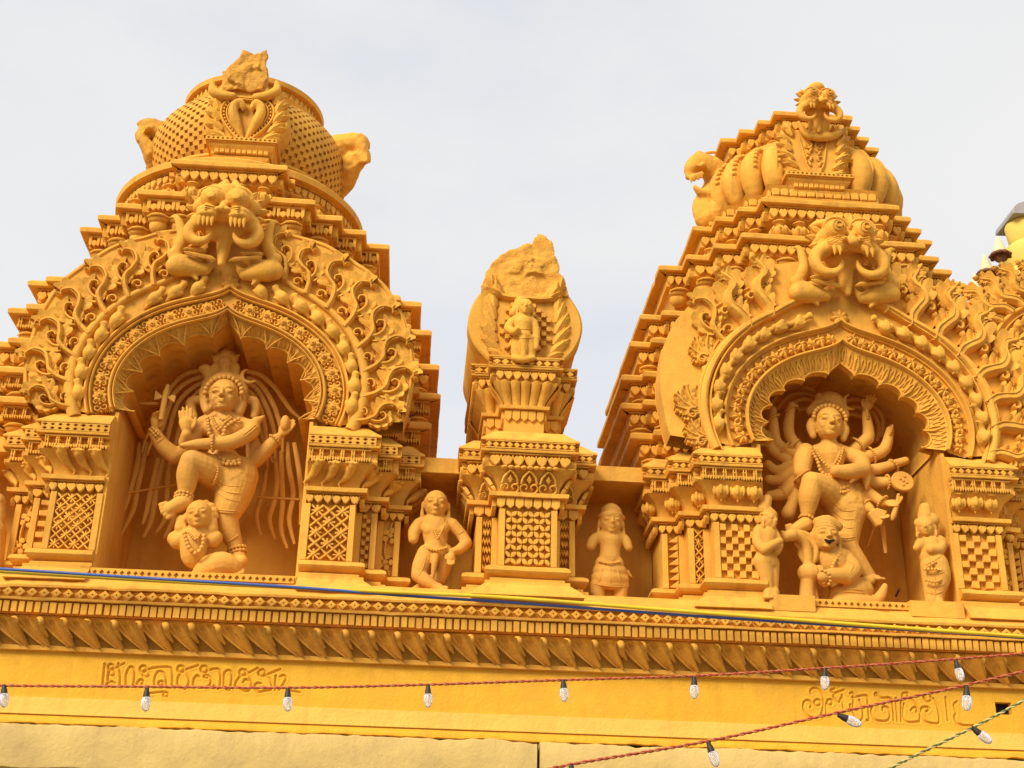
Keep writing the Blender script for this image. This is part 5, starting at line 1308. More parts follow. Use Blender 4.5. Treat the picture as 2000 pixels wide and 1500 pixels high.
# ---- the dancer of the left niche
Y0 = .40
dl = thing('dancer_statue', 'four armed dancing statue with a fan of long hair strands in the left niche', 'statue', A(440, 1115, Y0))
J = lambda a, b, dy=0.0: A(200+a/3.124, 660+b/3.124, Y0+dy)
mb = MB()
hc = J(742, 362, -.05); hq = head(mb, hc, .195, R(-3))
mb.limb([J(738,440), J(735,500)], [.085,.10])
mb.limb([J(618,522,.02), J(735,510,.03), J(848,525,.02)], [.078,.115,.078]); mb.limb([J(735,555), J(728,640), J(728,720)], [.155,.12,.135]); mb.ell(J(665,555,-.05), (.095,.08,.085)); mb.ell(J(795,555,-.05), (.095,.08,.085))
mb.limb([J(730,750,.0), J(760,820,.02), J(800,880,.04)], [.165,.20,.215]); mb.ell(J(835,850,.05), (.19,.19,.21))
mb.limb([J(700,830,-.02), J(620,790,-.14), J(545,755,-.24)], [.17,.15,.115]); mb.limb([J(545,755,-.24), J(520,830,-.22), J(515,900,-.2), J(505,965,-.18)], [.11,.108,.09,.062])
foot(mb, J(495,1005,-.2), J(405,1045,-.26), 1.15)
mb.limb([J(810,900,.04), J(790,980,.02), J(760,1060,.0)], [.205,.175,.14]); mb.limb([J(745,1070,.0), J(765,1160,.02), J(800,1240,.03), J(820,1300,.03)], [.13,.115,.085,.065])
foot(mb, J(828,1340,.02), J(815,1420,-.14), 1.1)
# arms: raised palm, crossing forearm, two arms behind
mb.limb([J(608,525,.0), J(565,600,-.04), J(500,640,-.10)], [.07,.065,.055]); mb.limb([J(500,640,-.10), J(512,590,-.16)], [.06,.052])
hand(mb, J(515,585,-.16), J(505,430,-.18)-J(515,585,-.16), (0,-1,0), .27, curl=.02, thumb=1)
mb.limb([J(855,530,.0), J(915,552,-.02), J(900,578,-.10)], [.075,.08,.078]); mb.limb([J(900,580,-.10), J(800,632,-.22), J(670,645,-.28), J(580,648,-.30), J(485,655,-.30)], [.078,.074,.060,.050,.022])
mb.limb([J(590,600,.10), J(510,690,.08), J(445,720,.06)], [.09,.085,.085]); mb.limb([J(445,720,.06), J(370,660,.02), J(325,590,-.02)], [.085,.078,.062]); 
hand(mb, J(320,560,-.02), J(330,440,-.06)-J(320,560,-.02), (.5,-1,0), .20, curl=.8, thumb=1)
mb.limb([J(870,560,.10), J(920,670,.08), J(930,745,.06)], [.09,.085,.085]); mb.limb([J(930,745,.06), J(990,690,.02), J(1060,620,-.02)], [.085,.078,.058])
hand(mb, J(1075,600,-.02), J(1190,505,-.06)-J(1075,600,-.02), (-.4,-1,.3), .22, curl=.25, thumb=-1)
mb.ell(J(1115,520,-.07), (.05,.05,.085))
mb.limb([J(940,510,-.02), J(985,480,-.02)], [.05,.015])
# headdress: hair dome, lobes of curls, ear drops, small river head above
mb.ell(J(745,300,.05), (.20,.16,.16)); mb.limb([J(640,330,.06), J(655,270,.05), J(745,245,.03), J(835,270,.05), J(855,340,.06)], [.065,.07,.07,.07,.065])
mb.limb([J(625,330,.04), J(628,400,.0), J(640,440,-.03)], [.06,.055,.05]); mb.limb([J(855,330,.04), J(850,400,.0), J(835,450,-.03)], [.06,.055,.05])
for e, xs in ((-1, (590,545,540,560)), (1, (880,925,935,925))):
    mb.limb([J(xs[0],380,.08), J(xs[1],390,.10), J(xs[2],430,.10), J(xs[3],480,.06)], [.05,.055,.055,.04])
mb.ell(J(630,195,.05), (.075,.07,.055)); mb.limb([J(630,200,.05), J(660,250,.04)], [.05,.05])
mb.limb([J(750,215,.04), J(750,235,.04)], [.07,.08]); head(mb, J(750,160,.02), .085, ears=False)
mb.ell(J(752,140,.07), (.12,.07,.13)); mb.limb([J(752,110,.05), J(757,70,.05)], [.07,.02]); mb.limb([J(700,130,.06), J(668,112,.06)], [.05,.015]); mb.limb([J(800,130,.06), J(832,104,.06)], [.05,.015]); mb.limb([J(690,175,.05), J(690,215,.05)], [.04,.045]); mb.limb([J(815,175,.05), J(815,215,.05)], [.04,.045])
bd = body('body', mb, dl)
ZA = ((200, 660), 3.124)
etch('skirt_hem', bd, *ZA, [[(655,1040),(740,1052),(830,1058)],[(650,1052),(740,1064),(826,1070)],[(755,1250),(800,1225),(830,1200)]], .009)
etch('drape_fold', bd, *ZA, [[(700,860),(760,900),(850,905)],[(690,890),(760,940),(860,950)],[(690,930),(760,980),(850,1000)],[(560,800),(575,860),(570,930)]], .006)
etch('brow', bd, *ZA, [[(655,335),(690,318),(722,330)],[(760,332),(792,320),(828,338)],[(662,352),(690,362),(718,354)],[(766,356),(794,364),(822,354)],[(688,398),(715,404),(742,398)]], .004)
etch('armlet', bd, *ZA, [[(860,590),(900,560),(935,530)],[(868,602),(910,570),(945,540)],[(330,640),(370,610),(400,570)]], .008)
strands = []
LT = [(225,640,215,760,180,900,150,1000,85,1165),(270,640,245,780,215,920,190,1050,100,1225),(340,735,320,830,290,960,270,1060,245,1135),(375,735,345,850,325,960,300,1110,252,1215),(412,760,400,860,395,980,380,1110,325,1190),(470,800,470,900,440,1080,420,1140,375,1222)]
for t in LT: strands.append([J(t[i], t[i+1], .38+.0*i) for i in range(0, 10, 2)])
RT = [(1000,790,985,900,965,980,940,1080,965,1205),(1050,720,1065,880,1045,1010,1020,1110,1052,1228),(1090,690,1095,850,1100,1000,1090,1160,1128,1285),(1125,640,1140,800,1165,950,1140,1110,1172,1258),(1170,640,1195,780,1210,900,1215,1010,1205,1140)]
for t in RT: strands.append([J(t[i], t[i+1], .38) for i in range(0, 10, 2)])
ARC = [(610,195,500,225,420,300,380,390,330,520,270,600,240,700),(615,235,520,270,440,340,400,440,360,560,300,640,270,720),(620,270,560,300,480,370,440,450,410,560,390,660,370,760),(630,300,580,335,530,400,500,480,470,560,440,680,410,780)]
for t in ARC: strands.append([J(t[i], t[i+1], .22+.012*i) for i in range(0, 14, 2)])
ARCR = [(880,205,960,225,1040,290,1100,370,1150,440,1205,490),(880,245,960,280,1030,380,1070,480,1095,580,1100,700),(870,275,940,310,1000,420,1035,520,1050,600,1055,740),(865,310,920,350,965,440,990,540,1000,640,1005,790),(860,330,900,370,935,440,955,540,980,620,1040,760)]
for t in ARCR: strands.append([J(t[i], t[i+1], .22+.012*i) for i in range(0, 12, 2)])
for s_ in strands:
    P = smoothpath([tuple(p) for p in s_], 5); n = len(P)
    MB().tube(P, lerpl([.022,.026,.026,.024,.012], n), 7, sq=.8).build('hair_strand', M_STAT, dl, 60)
for a, b in (((120,952),(462,893)), ((940,970),(1200,985))):
    MB().tube([J(*a, .36), J(*b, .36)], .012, 6).build('strand_tie', M_STAT, dl, 60)
MB().tube([J(358,500,-.08), J(375,400,-.10), J(388,330,-.10), J(400,288,-.08)], [.028,.03,.03,.02], 8).build('axe_shaft', M_STAT, dl, 60)
mb = MB(); fr = Fr(J(385,365,-.10)); mb.poly([(-.02,0),(-.10,.06),(-.10,-.03)][::-1], fr, -.015, .015, .004, cap0=True); mb.poly([(.02,0),(.09,-.05),(.10,.02),(.06,.03)], fr, -.015, .015, .004, cap0=True); mb.build('axe_blade', M_STAT, dl)
MB().tube([J(210,400,.05), J(290,402,.02), J(340,400,-.02)], [.006,.022,.015], 7).build('flute', M_STAT, dl, 60)
mb = MB(); cs = [J(865+34*math.cos(R(a)), 235+40*math.sin(R(a)), -.0) for a in range(150, 421, 30)]; cs = [J(885,195), J(862,205), J(852,235), J(866,262), J(900,272), J(935,262)]
MB().tube(smoothpath([tuple(p) for p in cs], 4), lerpl([.008,.02,.024,.02,.006], 21), 7).build('crescent', M_STAT, dl, 60)
beads('necklace', [J(640,490,-.10), J(650,560,-.17), J(660,600,-.19), J(700,610,-.20), J(740,590,-.19), J(755,540,-.17), J(840,490,-.10)], .022, dl)
beads('necklace', [J(670,480,-.10), J(690,530,-.17), J(715,560,-.19), J(745,520,-.17), J(790,485,-.10)], .018, dl)
beads('necklace', [J(690,470,-.09), J(735,500,-.15), J(780,472,-.09)], .016, dl)
beads('belt', [J(690,720,-.16), J(740,745,-.19), J(790,760,-.18), J(850,740,-.14)], .026, dl); beads('belt', [J(700,745,-.17), J(760,770,-.2), J(840,765,-.16)], .02, dl)
beads('thigh_chain', [J(695,740,-.18), J(705,800,-.22), J(695,850,-.20), J(675,895,-.14)], .013, dl)
def band_on(parent, a, b, r, br, rows=1, name='bangle'): ringbeads(name, (Vector(a)+Vector(b))/2, Vector(b)-Vector(a), r, br, parent, rows=rows)
band_on(dl, J(500,955,-.18), J(492,990,-.19), .078, .018, 2, 'anklet'); band_on(dl, J(818,1280,.03), J(826,1320,.03), .082, .018, 2, 'anklet')
band_on(dl, J(310,600,-.02), J(338,580,-.02), .075, .015, 2); band_on(dl, J(1040,640,-.02), J(1070,610,-.02), .068, .014); band_on(dl, J(660,642,-.28), J(690,642,-.28), .078, .014)
for k in range(13):
    a = math.pi*k/12; mb = MB(); mb.ell(hq(.92*math.cos(a), -.28, .12+.88*math.sin(a)), .026, 8, m_=6); mb.build('crown_bead', M_STAT, dl, 180)

# ---- the broken dwarf under the dancer's feet
dwf = thing('dwarf_statue', 'broken stucco dwarf with curly hair and no arms under the dancer in the left niche', 'statue', A(395, 1115, .25))
Yd = .22; J = lambda a, b, dy=0.0: A(200+a/3.124, 660+b/3.124, Yd+dy)
mb = MB(); head(mb, J(588,1085,-.05), .155, R(-6)); mb.limb([J(565,1170), J(560,1200)], [.07,.09])
for k in range(8): mb.ell(J(560+80*math.cos(R(100-k*28))+45, 1060-70*math.sin(R(100-k*28))*.9+15, .05), .045, 8)
mb.limb([J(480,1225,.02), J(565,1215,.0), J(650,1225,.02)], [.085,.11,.085]); mb.limb([J(440,1225,.0), J(460,1240,.0)], [.07,.08]); mb.limb([J(690,1220,.0), J(670,1235,.0)], [.07,.08])
mb.limb([J(560,1250), J(555,1320), J(560,1355)], [.135,.12,.085])
mb.limb([J(480,1110,-.02), J(478,1160,-.02)], [.05,.06]); mb.limb([J(670,1120,-.02), J(668,1170,-.02)], [.05,.06])
body('torso', mb, dwf)
mb = MB(); mb.limb([J(590,1440,.0), J(650,1405,.0), J(730,1385,.02), J(790,1400,.04)], [.07,.12,.125,.10]); mb.limb([J(790,1400,.05), J(850,1360,.05)], [.08,.06]); body('legs', mb, dwf)
beads('necklace', [J(500,1190,-.10), J(525,1270,-.15), J(570,1315,-.16), J(610,1270,-.15), J(620,1190,-.10)], .022, dwf)
beads('necklace', [J(525,1190,-.11), J(570,1230,-.15), J(600,1190,-.11)], .014, dwf)

# ---- the dancer of the right niche
Y0 = .42
dr = thing('dancer_statue', 'many armed dancing statue with stumps of broken forearms in the right niche', 'statue', A(1640, 1180, Y0))
J = lambda a, b, dy=0.0: A(1440+a/3.0, 720+b/3.0, Y0+dy)
mb = MB(); hc = J(530,325,-.05); hq = head(mb, hc, .195, R(3), ears=False); mb.limb([J(535,420), J(540,470)], [.08,.10])
for e in (-1, 1): mb.limb([hq(.86*e,.0,.1), hq(.90*e,.0,-.25), hq(.80*e,-.02,-.75)], [.035,.05,.035]); 
mb.ell(J(540,215,.08), (.18,.15,.15)); mb.limb([J(430,250,.04), J(470,210,.02), J(535,198,.0), J(600,215,.02), J(630,270,.04)], [.05,.055,.055,.055,.05]); mb.limb([J(480,200,.04), J(480,165,.04)], [.055,.045])
mb.limb([J(440,500,.02), J(540,488,.03), J(650,505,.02)], [.078,.115,.078]); mb.limb([J(545,520), J(548,590), J(555,670)], [.15,.115,.125])
mb.limb([J(565,700,.0), J(590,760,.02), J(620,810,.03)], [.16,.195,.21]); mb.ell(J(650,800,.04), (.19,.19,.2))
mb.limb([J(560,750,-.02), J(500,700,-.14), J(435,665,-.24)], [.16,.14,.105]); mb.limb([J(435,665,-.24), J(420,750,-.22), J(415,810,-.2), J(408,875,-.18)], [.10,.108,.085,.058])
foot(mb, J(400,915,-.2), J(325,950,-.26), 1.05)
mb.limb([J(640,840,.03), J(635,910,.02), J(632,990,.0)], [.20,.165,.14]); mb.limb([J(632,1000,.0), J(640,1060,-.0), J(700,1140,.0), J(780,1230,.0)], [.13,.13,.11,.07]); foot(mb, J(795,1248,.0), J(820,1235,-.12), .9)
stub = lambda pts, rad: mb.limb([J(*p) for p in pts], rad)
stub([(360,470,.08),(310,400,.08),(300,330,.06),(318,215,.04)], [.066,.060,.058,.040]); stub([(330,500,.10),(235,440,.10),(212,340,.08),(208,240,.06)], [.064,.058,.056,.040]); stub([(300,540,.12),(210,480,.12),(165,400,.10),(135,355,.08)], [.060,.056,.054,.040])
stub([(330,560,.12),(235,600,.12),(180,560,.10)], [.062,.056,.045]); stub([(335,600,.10),(250,655,.10),(185,650,.08)], [.066,.062,.05]); stub([(350,650,.10),(275,730,.06),(190,745,.04)], [.075,.07,.05]); stub([(370,690,.06),(335,770,.04),(300,850,.0)], [.075,.06,.075])
stub([(400,490,.0),(385,540,-.06),(378,610,-.10)], [.095,.10,.085]); stub([(378,615,-.10),(370,670,-.02)], [.075,.07])
stub([(660,500,.06),(740,430,.06),(770,390,.06),(755,270,.04)], [.07,.066,.064,.046]); hand(mb, J(752,250,.04), J(790,160,.02)-J(752,250,.04), (.0,-1,.1), .20, curl=.1, thumb=-1, spread=.4)
stub([(680,530,.08),(790,510,.08),(865,470,.08),(895,360,.06)], [.07,.066,.062,.045]); stub([(700,600,.08),(820,590,.06),(985,540,.04)], [.068,.060,.042]); stub([(700,650,.08),(800,670,.06),(890,665,.0)], [.08,.068,.055])
stub([(690,690,.06),(760,730,.02),(850,785,-.06)], [.08,.072,.052]); stub([(680,700,.04),(720,770,.0),(775,820,-.06)], [.08,.068,.05])
hand(mb, J(865,790,-.08), J(985,790,-.14)-J(865,790,-.08), (-.2,-.6,.6), .20, curl=.9, thumb=1); hand(mb, J(785,830,-.08), J(870,880,-.14)-J(785,830,-.08), (.1,-.8,.5), .20, curl=.35, thumb=-1)
stub([(670,510,.0),(725,540,-.06),(735,590,-.10)], [.088,.085,.085]); stub([(735,590,-.10),(650,605,-.20),(575,600,-.24)], [.085,.078,.06]); stub([(755,590,-.08),(757,650,-.08),(755,700,-.08)], [.05,.045,.015])
bd = body('body', mb, dr)
ZB_ = ((1440, 720), 3.0)
etch('skirt_hem', bd, *ZB_, [[(585,985),(630,995),(690,985)],[(585,998),(630,1008),(688,998)]], .009)
etch('drape_fold', bd, *ZB_, [[(560,780),(620,830),(690,830)],[(560,820),(620,880),(690,880)],[(580,870),(630,930),(690,930)],[(470,720),(490,790),(480,850)]], .006)
etch('brow', bd, *ZB_, [[(465,290),(495,278),(520,290)],[(550,292),(580,282),(608,296)],[(470,308),(496,318),(522,310)],[(550,312),(578,322),(604,314)],[(500,362),(530,370),(560,360)]], .004)
etch('crown_cord', bd, *ZB_, [[(430,255),(470,225),(535,210),(600,225),(640,265)],[(425,240),(470,208),(535,192),(605,208),(645,250)]], .008)
for pts in ([(455,130),(350,105),(250,140),(190,230),(180,300)], [(455,165),(370,145),(290,170),(230,240)], [(455,190),(390,180),(330,200)], [(440,235),(390,235),(350,245)], [(625,195),(690,180),(740,190),(800,220),(850,290),(840,400)], [(640,235),(690,225),(730,235)], [(640,270),(690,270),(730,285)], [(790,250),(825,330),(815,430)]):
    P = smoothpath([tuple(J(a, b, .28)) for a, b in pts], 6); MB().tube(P, .026, 7).build('hair_strand', M_STAT, dr, 60)
cs = [J(655,150,.0), J(632,170,.0), J(628,205,.0), J(645,232,.0), J(685,238,.0)]; MB().tube(smoothpath([tuple(p) for p in cs], 4), lerpl([.006,.018,.022,.018,.005], 17), 7).build('crescent', M_STAT, dr, 60)
mb = MB(); fr = Fr(J(968,662,-.10), (1,0,0), (0,.2,.98), (0,-.98,.2)); mb.poly(circ(0,0,.115,24), fr, -.02, .02, .008, cap0=True)
for x_, z in ((-.03,.02),(.02,.05),(.03,-.02),(-.01,-.05),(.0,.0)): mb.poly(circ(x_, z, .016, 8), fr, .02, .032, .004)
mb.build('hand_drum', M_STAT, dr, 40)
MB().tube([J(945,735,-.12), J(935,800,-.14), J(915,865,-.14), J(905,890,-.12)], [.016,.022,.03,.012], 8).build('drum_handle', M_STAT, dr, 60)
mb = MB(); fr = Fr(J(820,870,-.12)); mb.poly([(-.10,.03),(-.02,-.10),(.03,-.09),(.10,.06),(.0,.09)], fr, -.03, .03, .01, cap0=True); mb.build('skull_cup', M_STAT, dr)
MB().tube([J(848,920,.05), J(870,1080,.10)], [.03,.018], 6).build('trident_shaft', M_STAT, dr, 60); MB().tube([J(800,930,.1), J(760,1040,.2)], [.02,.014], 6).build('trident_shaft', M_STAT, dr, 60)
beads('necklace', [J(430,470,-.09), J(470,540,-.16), J(490,600,-.18), J(540,625,-.19), J(590,560,-.17), J(620,470,-.09)], .020, dr); beads('necklace', [J(455,475,-.09), J(500,540,-.17), J(545,580,-.19), J(590,520,-.16), J(605,470,-.09)], .017, dr)
beads('belt', [J(560,690,-.15), J(600,705,-.18), J(650,690,-.15)], .022, dr); beads('belt', [J(565,715,-.16), J(610,725,-.19), J(655,715,-.15)], .017, dr)
for a, b, r_ in (((735,275,.04),(765,275,.04),.07),((880,365,.06),(905,375,.06),.07),((312,225,.04),(322,245,.04),.066),((205,285,.07),(215,300,.07),.07),((160,400,.1),(172,412,.1),.066),((905,575,.05),(925,560,.05),.066),((870,665,.0),(890,665,.0),.07),((845,775,-.06),(858,785,-.07),.066),((740,790,-.02),(765,810,-.04),.066),((240,735,.05),(270,730,.06),.066),((372,620,-.10),(382,632,-.10),.09)):
    band_on(dr, J(*a), J(*b), r_, .014)
for a, b, r_ in (((690,460,.06),(715,440,.06),.09),((770,515,.08),(800,505,.08),.088),((320,440,.08),(335,455,.08),.078),((265,460,.1),(285,475,.1),.078)): band_on(dr, J(*a), J(*b), r_, .012, name='armlet')
band_on(dr, J(410,870,-.18), J(404,895,-.19), .07, .016, 1, 'anklet')
for k in range(13):
    a = math.pi*k/12; mb = MB(); mb.ell(hq(.86*math.cos(a), -.42, .16+.72*math.sin(a)), .022, 8, m_=6); mb.build('crown_bead', M_STAT, dr, 180)

# ---- the grinning dwarf below him
dg_ = thing('dwarf_statue', 'crouching grinning dwarf with a crown under the dancer in the right niche', 'statue', A(1640, 1185, .25))
Yd = .20; J = lambda a, b, dy=0.0: A(1440+a/3.0, 720+b/3.0, Yd+dy)
mb = MB(); hq = head(mb, J(515,985,-.08), .165, R(4)); mb.limb([J(530,1065,-.02), J(540,1095)], [.08,.10])
mb.limb([J(470,900,-.06), J(530,893,-.08), J(590,925,-.06)], [.05,.06,.05])
mb.limb([J(500,1110,.0), J(570,1110,.0), J(640,1120,.02)], [.09,.12,.09]); mb.limb([J(560,1140), J(600,1220,.03), J(640,1290,.05)], [.15,.15,.16])
mb.limb([J(650,1130,-.02), J(680,1180,-.10), J(640,1220,-.16)], [.08,.085,.08]); mb.limb([J(640,1215,-.16), J(560,1210,-.2), J(500,1220,-.22)], [.08,.07,.055])
mb.limb([J(480,1180,-.12), J(510,1250,-.15)], [.05,.05])
mb.limb([J(600,1330,-.02), J(680,1310,-.02), J(740,1300,.0)], [.11,.13,.10]); mb.limb([J(600,1370,-.10), J(700,1375,-.10), J(800,1370,-.08)], [.08,.085,.06]); mb.limb([J(800,1375,-.08), J(840,1330,-.08), J(865,1275,-.08)], [.055,.05,.03])
mb.limb([J(700,1270,.05), J(780,1240,.02)], [.07,.05])
bd = body('body', mb, dg_); etch('loin_cord', bd, (1440,720), 3.0, [[(560,1320),(640,1290),(740,1300)],[(560,1335),(640,1308),(745,1318)],[(640,1115),(680,1150),(660,1190)]], .008); etch('crown_cord', bd, (1440,720), 3.0, [[(455,915),(520,900),(590,925)],[(452,930),(520,915),(588,940)]], .008); MB().tube([hq(-.28,-.80,-.46), hq(0,-.86,-.60), hq(.30,-.78,-.42)], [.008,.022,.008], 7).build('grin', M_DARK, dg_, 60)
beads('garland', [J(600,1085,-.12), J(560,1150,-.18), J(545,1210,-.2), J(500,1260,-.22)], .02, dg_); beads('bangle', [J(495,1180,-.26), J(535,1200,-.28), J(545,1250,-.24), J(520,1270,-.2)], .018, dg_)
# ---- hooded snake in front of the dwarf
cob = thing('cobra_statue', 'stucco cobra with a spread hood rising beside the grinning dwarf', 'statue', A(1575, 1180, .10))
J = lambda a, b, dy=0.0: A(1440+a/3.0, 720+b/3.0, .10+dy)
mb = MB(); mb.limb([J(280,985,-.08), J(320,975,-.06)], [.05,.06]); mb.limb([J(320,975,-.06), J(360,985,-.03), J(400,1030,.0), J(412,1100,.02), J(412,1160,.02)], [.05,.05,.05,.05,.045]); mb.ell(J(395,1020,.03), (.13,.035,.10), M=Matrix.Rotation(R(35),3,'Y')); mb.ell(J(418,1075,.04), (.115,.035,.14)); mb.limb([J(300,968,-.05), J(350,958,.0), J(410,975,.02), J(450,1020,.03), J(462,1070,.03), J(450,1120,.03), J(420,1165,.02)], [.025,.028,.03,.03,.03,.028,.025]); mb.ell(J(420,1200,.0), (.115,.11,.10)); mb.limb([J(420,1210), J(408,1290), J(410,1375)], [.075,.07,.08]); mb.limb([J(430,1240,.05), J(450,1370,.05)], [.05,.05])
for k in range(4): mb.ell(J(265+k*14, 965+8*(k % 2), -.08), .03, 7)
body('body', mb, cob); 

# ---- attendants at the niche edges
def attendant(label, off, sc_, Y, parts, name='attendant_statue', voxel=.0095):
    o = thing(name, label, 'statue', A(off[0]+parts['base'][0]/sc_, off[1]+parts['base'][1]/sc_, Y))
    J = lambda a, b, dy=0.0: A(off[0]+a/sc_, off[1]+b/sc_, Y+dy)
    mb = MB(); h = parts['head']; M = Matrix.Rotation(R(h[3]), 3, 'Z') if len(h) > 3 else None
    head(mb, J(h[0], h[1], -.03), h[2], M=M)
    for pts, rad in parts['limbs']: mb.limb([J(*p) for p in pts], rad)
    for f_ in parts.get('feet', ()): foot(mb, J(*f_[0]), J(*f_[1]), f_[2])
    for f_ in parts.get('hands', ()): hand(mb, J(*f_[0]), J(*f_[1])-J(*f_[0]), f_[2], f_[3], curl=.3)
    for c_, r_ in parts.get('lumps', ()): mb.ell(J(*c_), r_)
    bd = body('body', mb, o, voxel); attendant.last = bd; return o, J
B = (1440, 720)
o, J = attendant('small bare standing attendant with folded hands at the left edge of the right niche', B, 3.0, -.05, dict(base=(190,1325), head=(185,890,.10,35), limbs=[
 ([(165,930,.0),(190,925,.0)],[.05,.06]), ([(130,955,.0),(200,960,.0)],[.065,.06]), ([(175,980),(165,1050),(160,1100)],[.10,.09,.085]), ([(160,1120,.0),(180,1140,.02)],[.10,.10]), ([(150,1130),(170,1210),(185,1300)],[.095,.07,.042]), ([(195,1140,.03),(205,1220,.03),(215,1300,.03)],[.085,.065,.04]),
 ([(125,965,-.02),(120,1020,-.05),(160,1060,-.10)],[.055,.052,.05]), ([(160,1060,-.10),(210,1030,-.14),(250,1010,-.14)],[.048,.042,.035]), ([(215,965,.0),(240,1030,-.02),(225,1070,-.06)],[.05,.05,.045]), ([(150,850,.02),(160,800,.03),(175,765,.03)],[.07,.065,.05]), ([(200,860,.02),(170,840,.03)],[.06,.07])], feet=[((183,1310,-.01),(178,1335,-.13),.7), ((216,1310,.02),(214,1335,-.10),.7)]))
beads('hair_band', [J(140,850,-.06), J(175,860,-.09), J(210,855,-.06)], .012, o)
o, J = attendant('small robed standing attendant with a broken arm at the right edge of the right niche', B, 3.0, -.02, dict(base=(1170,1375), head=(1105,930,.105,-25), limbs=[
 ([(1115,975,.0),(1125,1000,.0)],[.05,.06]), ([(1075,1030,.0),(1180,1020,.0)],[.06,.075]), ([(1130,1040),(1120,1100),(1135,1130)],[.105,.09,.085]), ([(1160,1150),(1175,1220),(1165,1290),(1160,1360)],[.125,.12,.095,.075]), ([(1130,1150),(1135,1220),(1135,1350)],[.095,.09,.06]),
 ([(1075,1030,-.02),(1050,1050,-.03)],[.06,.035]), ([(1195,1020,.0),(1180,1060,-.06),(1135,1060,-.10)],[.06,.055,.045]), ([(1100,870,.02),(1100,820,.03)],[.075,.06]), ([(1065,905,.0),(1140,890,.02)],[.05,.075]), ([(1150,930,.02),(1165,930,.02)],[.035,.025])], feet=[((1135,1360,-.02),(1130,1378,-.13),.75), ((1175,1365,-.02),(1190,1380,-.12),.75)]))
etch('robe_fold', attendant.last, B, 3.0, [[(1100,1150),(1150,1125),(1200,1095)],[(1100,1200),(1160,1205),(1215,1190)],[(1105,1270),(1160,1280),(1215,1260)],[(1105,1310),(1160,1320),(1210,1300)],[(1150,1180),(1160,1260),(1155,1350)]], .007)
beads('sash', [J(1105,1165,-.10), J(1150,1140,-.12), J(1205,1110,-.08)], .018, o); beads('hem', [J(1100,1175,-.11), J(1160,1175,-.14), J(1215,1185,-.09)], .016, o); beads('hem', [J(1105,1240,-.10), J(1160,1250,-.13), J(1215,1225,-.08)], .014, o)
# plinth blocks under the attendants
for (a, b, c_, d, lab) in ((1497,1586,1178,1205,'small stone block under the bare attendant'), (1772,1875,1192,1218,'small stone block under the robed attendant')):
    p0, p1 = A(a, c_, -.10), A(b, c_, -.10); MB().box(p0.x, p1.x, -.20, .10, 5.00, 5.155, .004).build('attendant_block', M_OCH, shR)

# ---- figures between the shrines
B2 = (560, 800); S2 = 3.9475
o, J = attendant('standing bald figure with crossed legs and a broken right arm between shrine and pillar', B2, S2, .30, dict(base=(1100,1400), head=(1150,735,.15), limbs=[
 ([(1150,800),(1150,840)],[.065,.075]), ([(1035,880,.0),(1150,868,.02),(1265,885,.0)],[.065,.09,.065]), ([(1145,900),(1145,960),(1150,1020),(1150,1060)],[.13,.125,.11,.115]), ([(1095,915,-.04),(1105,930,-.06)],[.07,.065]), ([(1200,915,-.04),(1190,930,-.06)],[.07,.065]), ([(1090,1100,.0),(1150,1105,.0),(1215,1100,.0)],[.085,.12,.085]),
 ([(1025,885),(985,940,-.02),(975,1000,-.04)],[.066,.062,.048]), ([(1275,890),(1345,960,.0),(1385,1030,-.02)],[.066,.056,.058]), ([(1385,1030,-.02),(1330,1080,-.06),(1275,1095,-.10)],[.056,.048,.034]),
 ([(1085,1120,-.02),(1040,1200,-.05),(1015,1275,-.08)],[.105,.09,.07]), ([(1015,1275,-.08),(1080,1325,-.12),(1155,1372,-.14)],[.07,.06,.04]), ([(1205,1120,.02),(1200,1220,.02),(1175,1300,.02)],[.105,.085,.068]), ([(1170,1300,.02),(1070,1360,.05),(980,1395,.05)],[.068,.058,.038]), ([(1150,1110,-.10),(1140,1180,-.12),(1125,1290,-.11)],[.035,.032,.018])],
 feet=[((1160,1375,-.14),(1205,1395,-.2),.7)], hands=[((1275,1098,-.10),(1262,1200,-.13),(0,-1,0),.16)]), name='standing_statue', voxel=.0085)
beads('necklace', [J(1090,850,-.06), J(1150,960,-.15), J(1165,990,-.16), J(1200,930,-.13), J(1230,860,-.06)], .013, o); etch('loin_fold', attendant.last, B2, S2, [[(1060,1070),(1150,1085),(1240,1065)],[(1075,1140),(1050,1220),(1020,1280)],[(1190,1120),(1180,1220),(1160,1300)],[(1320,960),(1345,950),(1365,935)]], .006)
beads('belt', [J(1060,1060,-.10), J(1150,1085,-.15), J(1240,1060,-.10)], .014, o)
B3 = (880, 840); S3 = 4.166
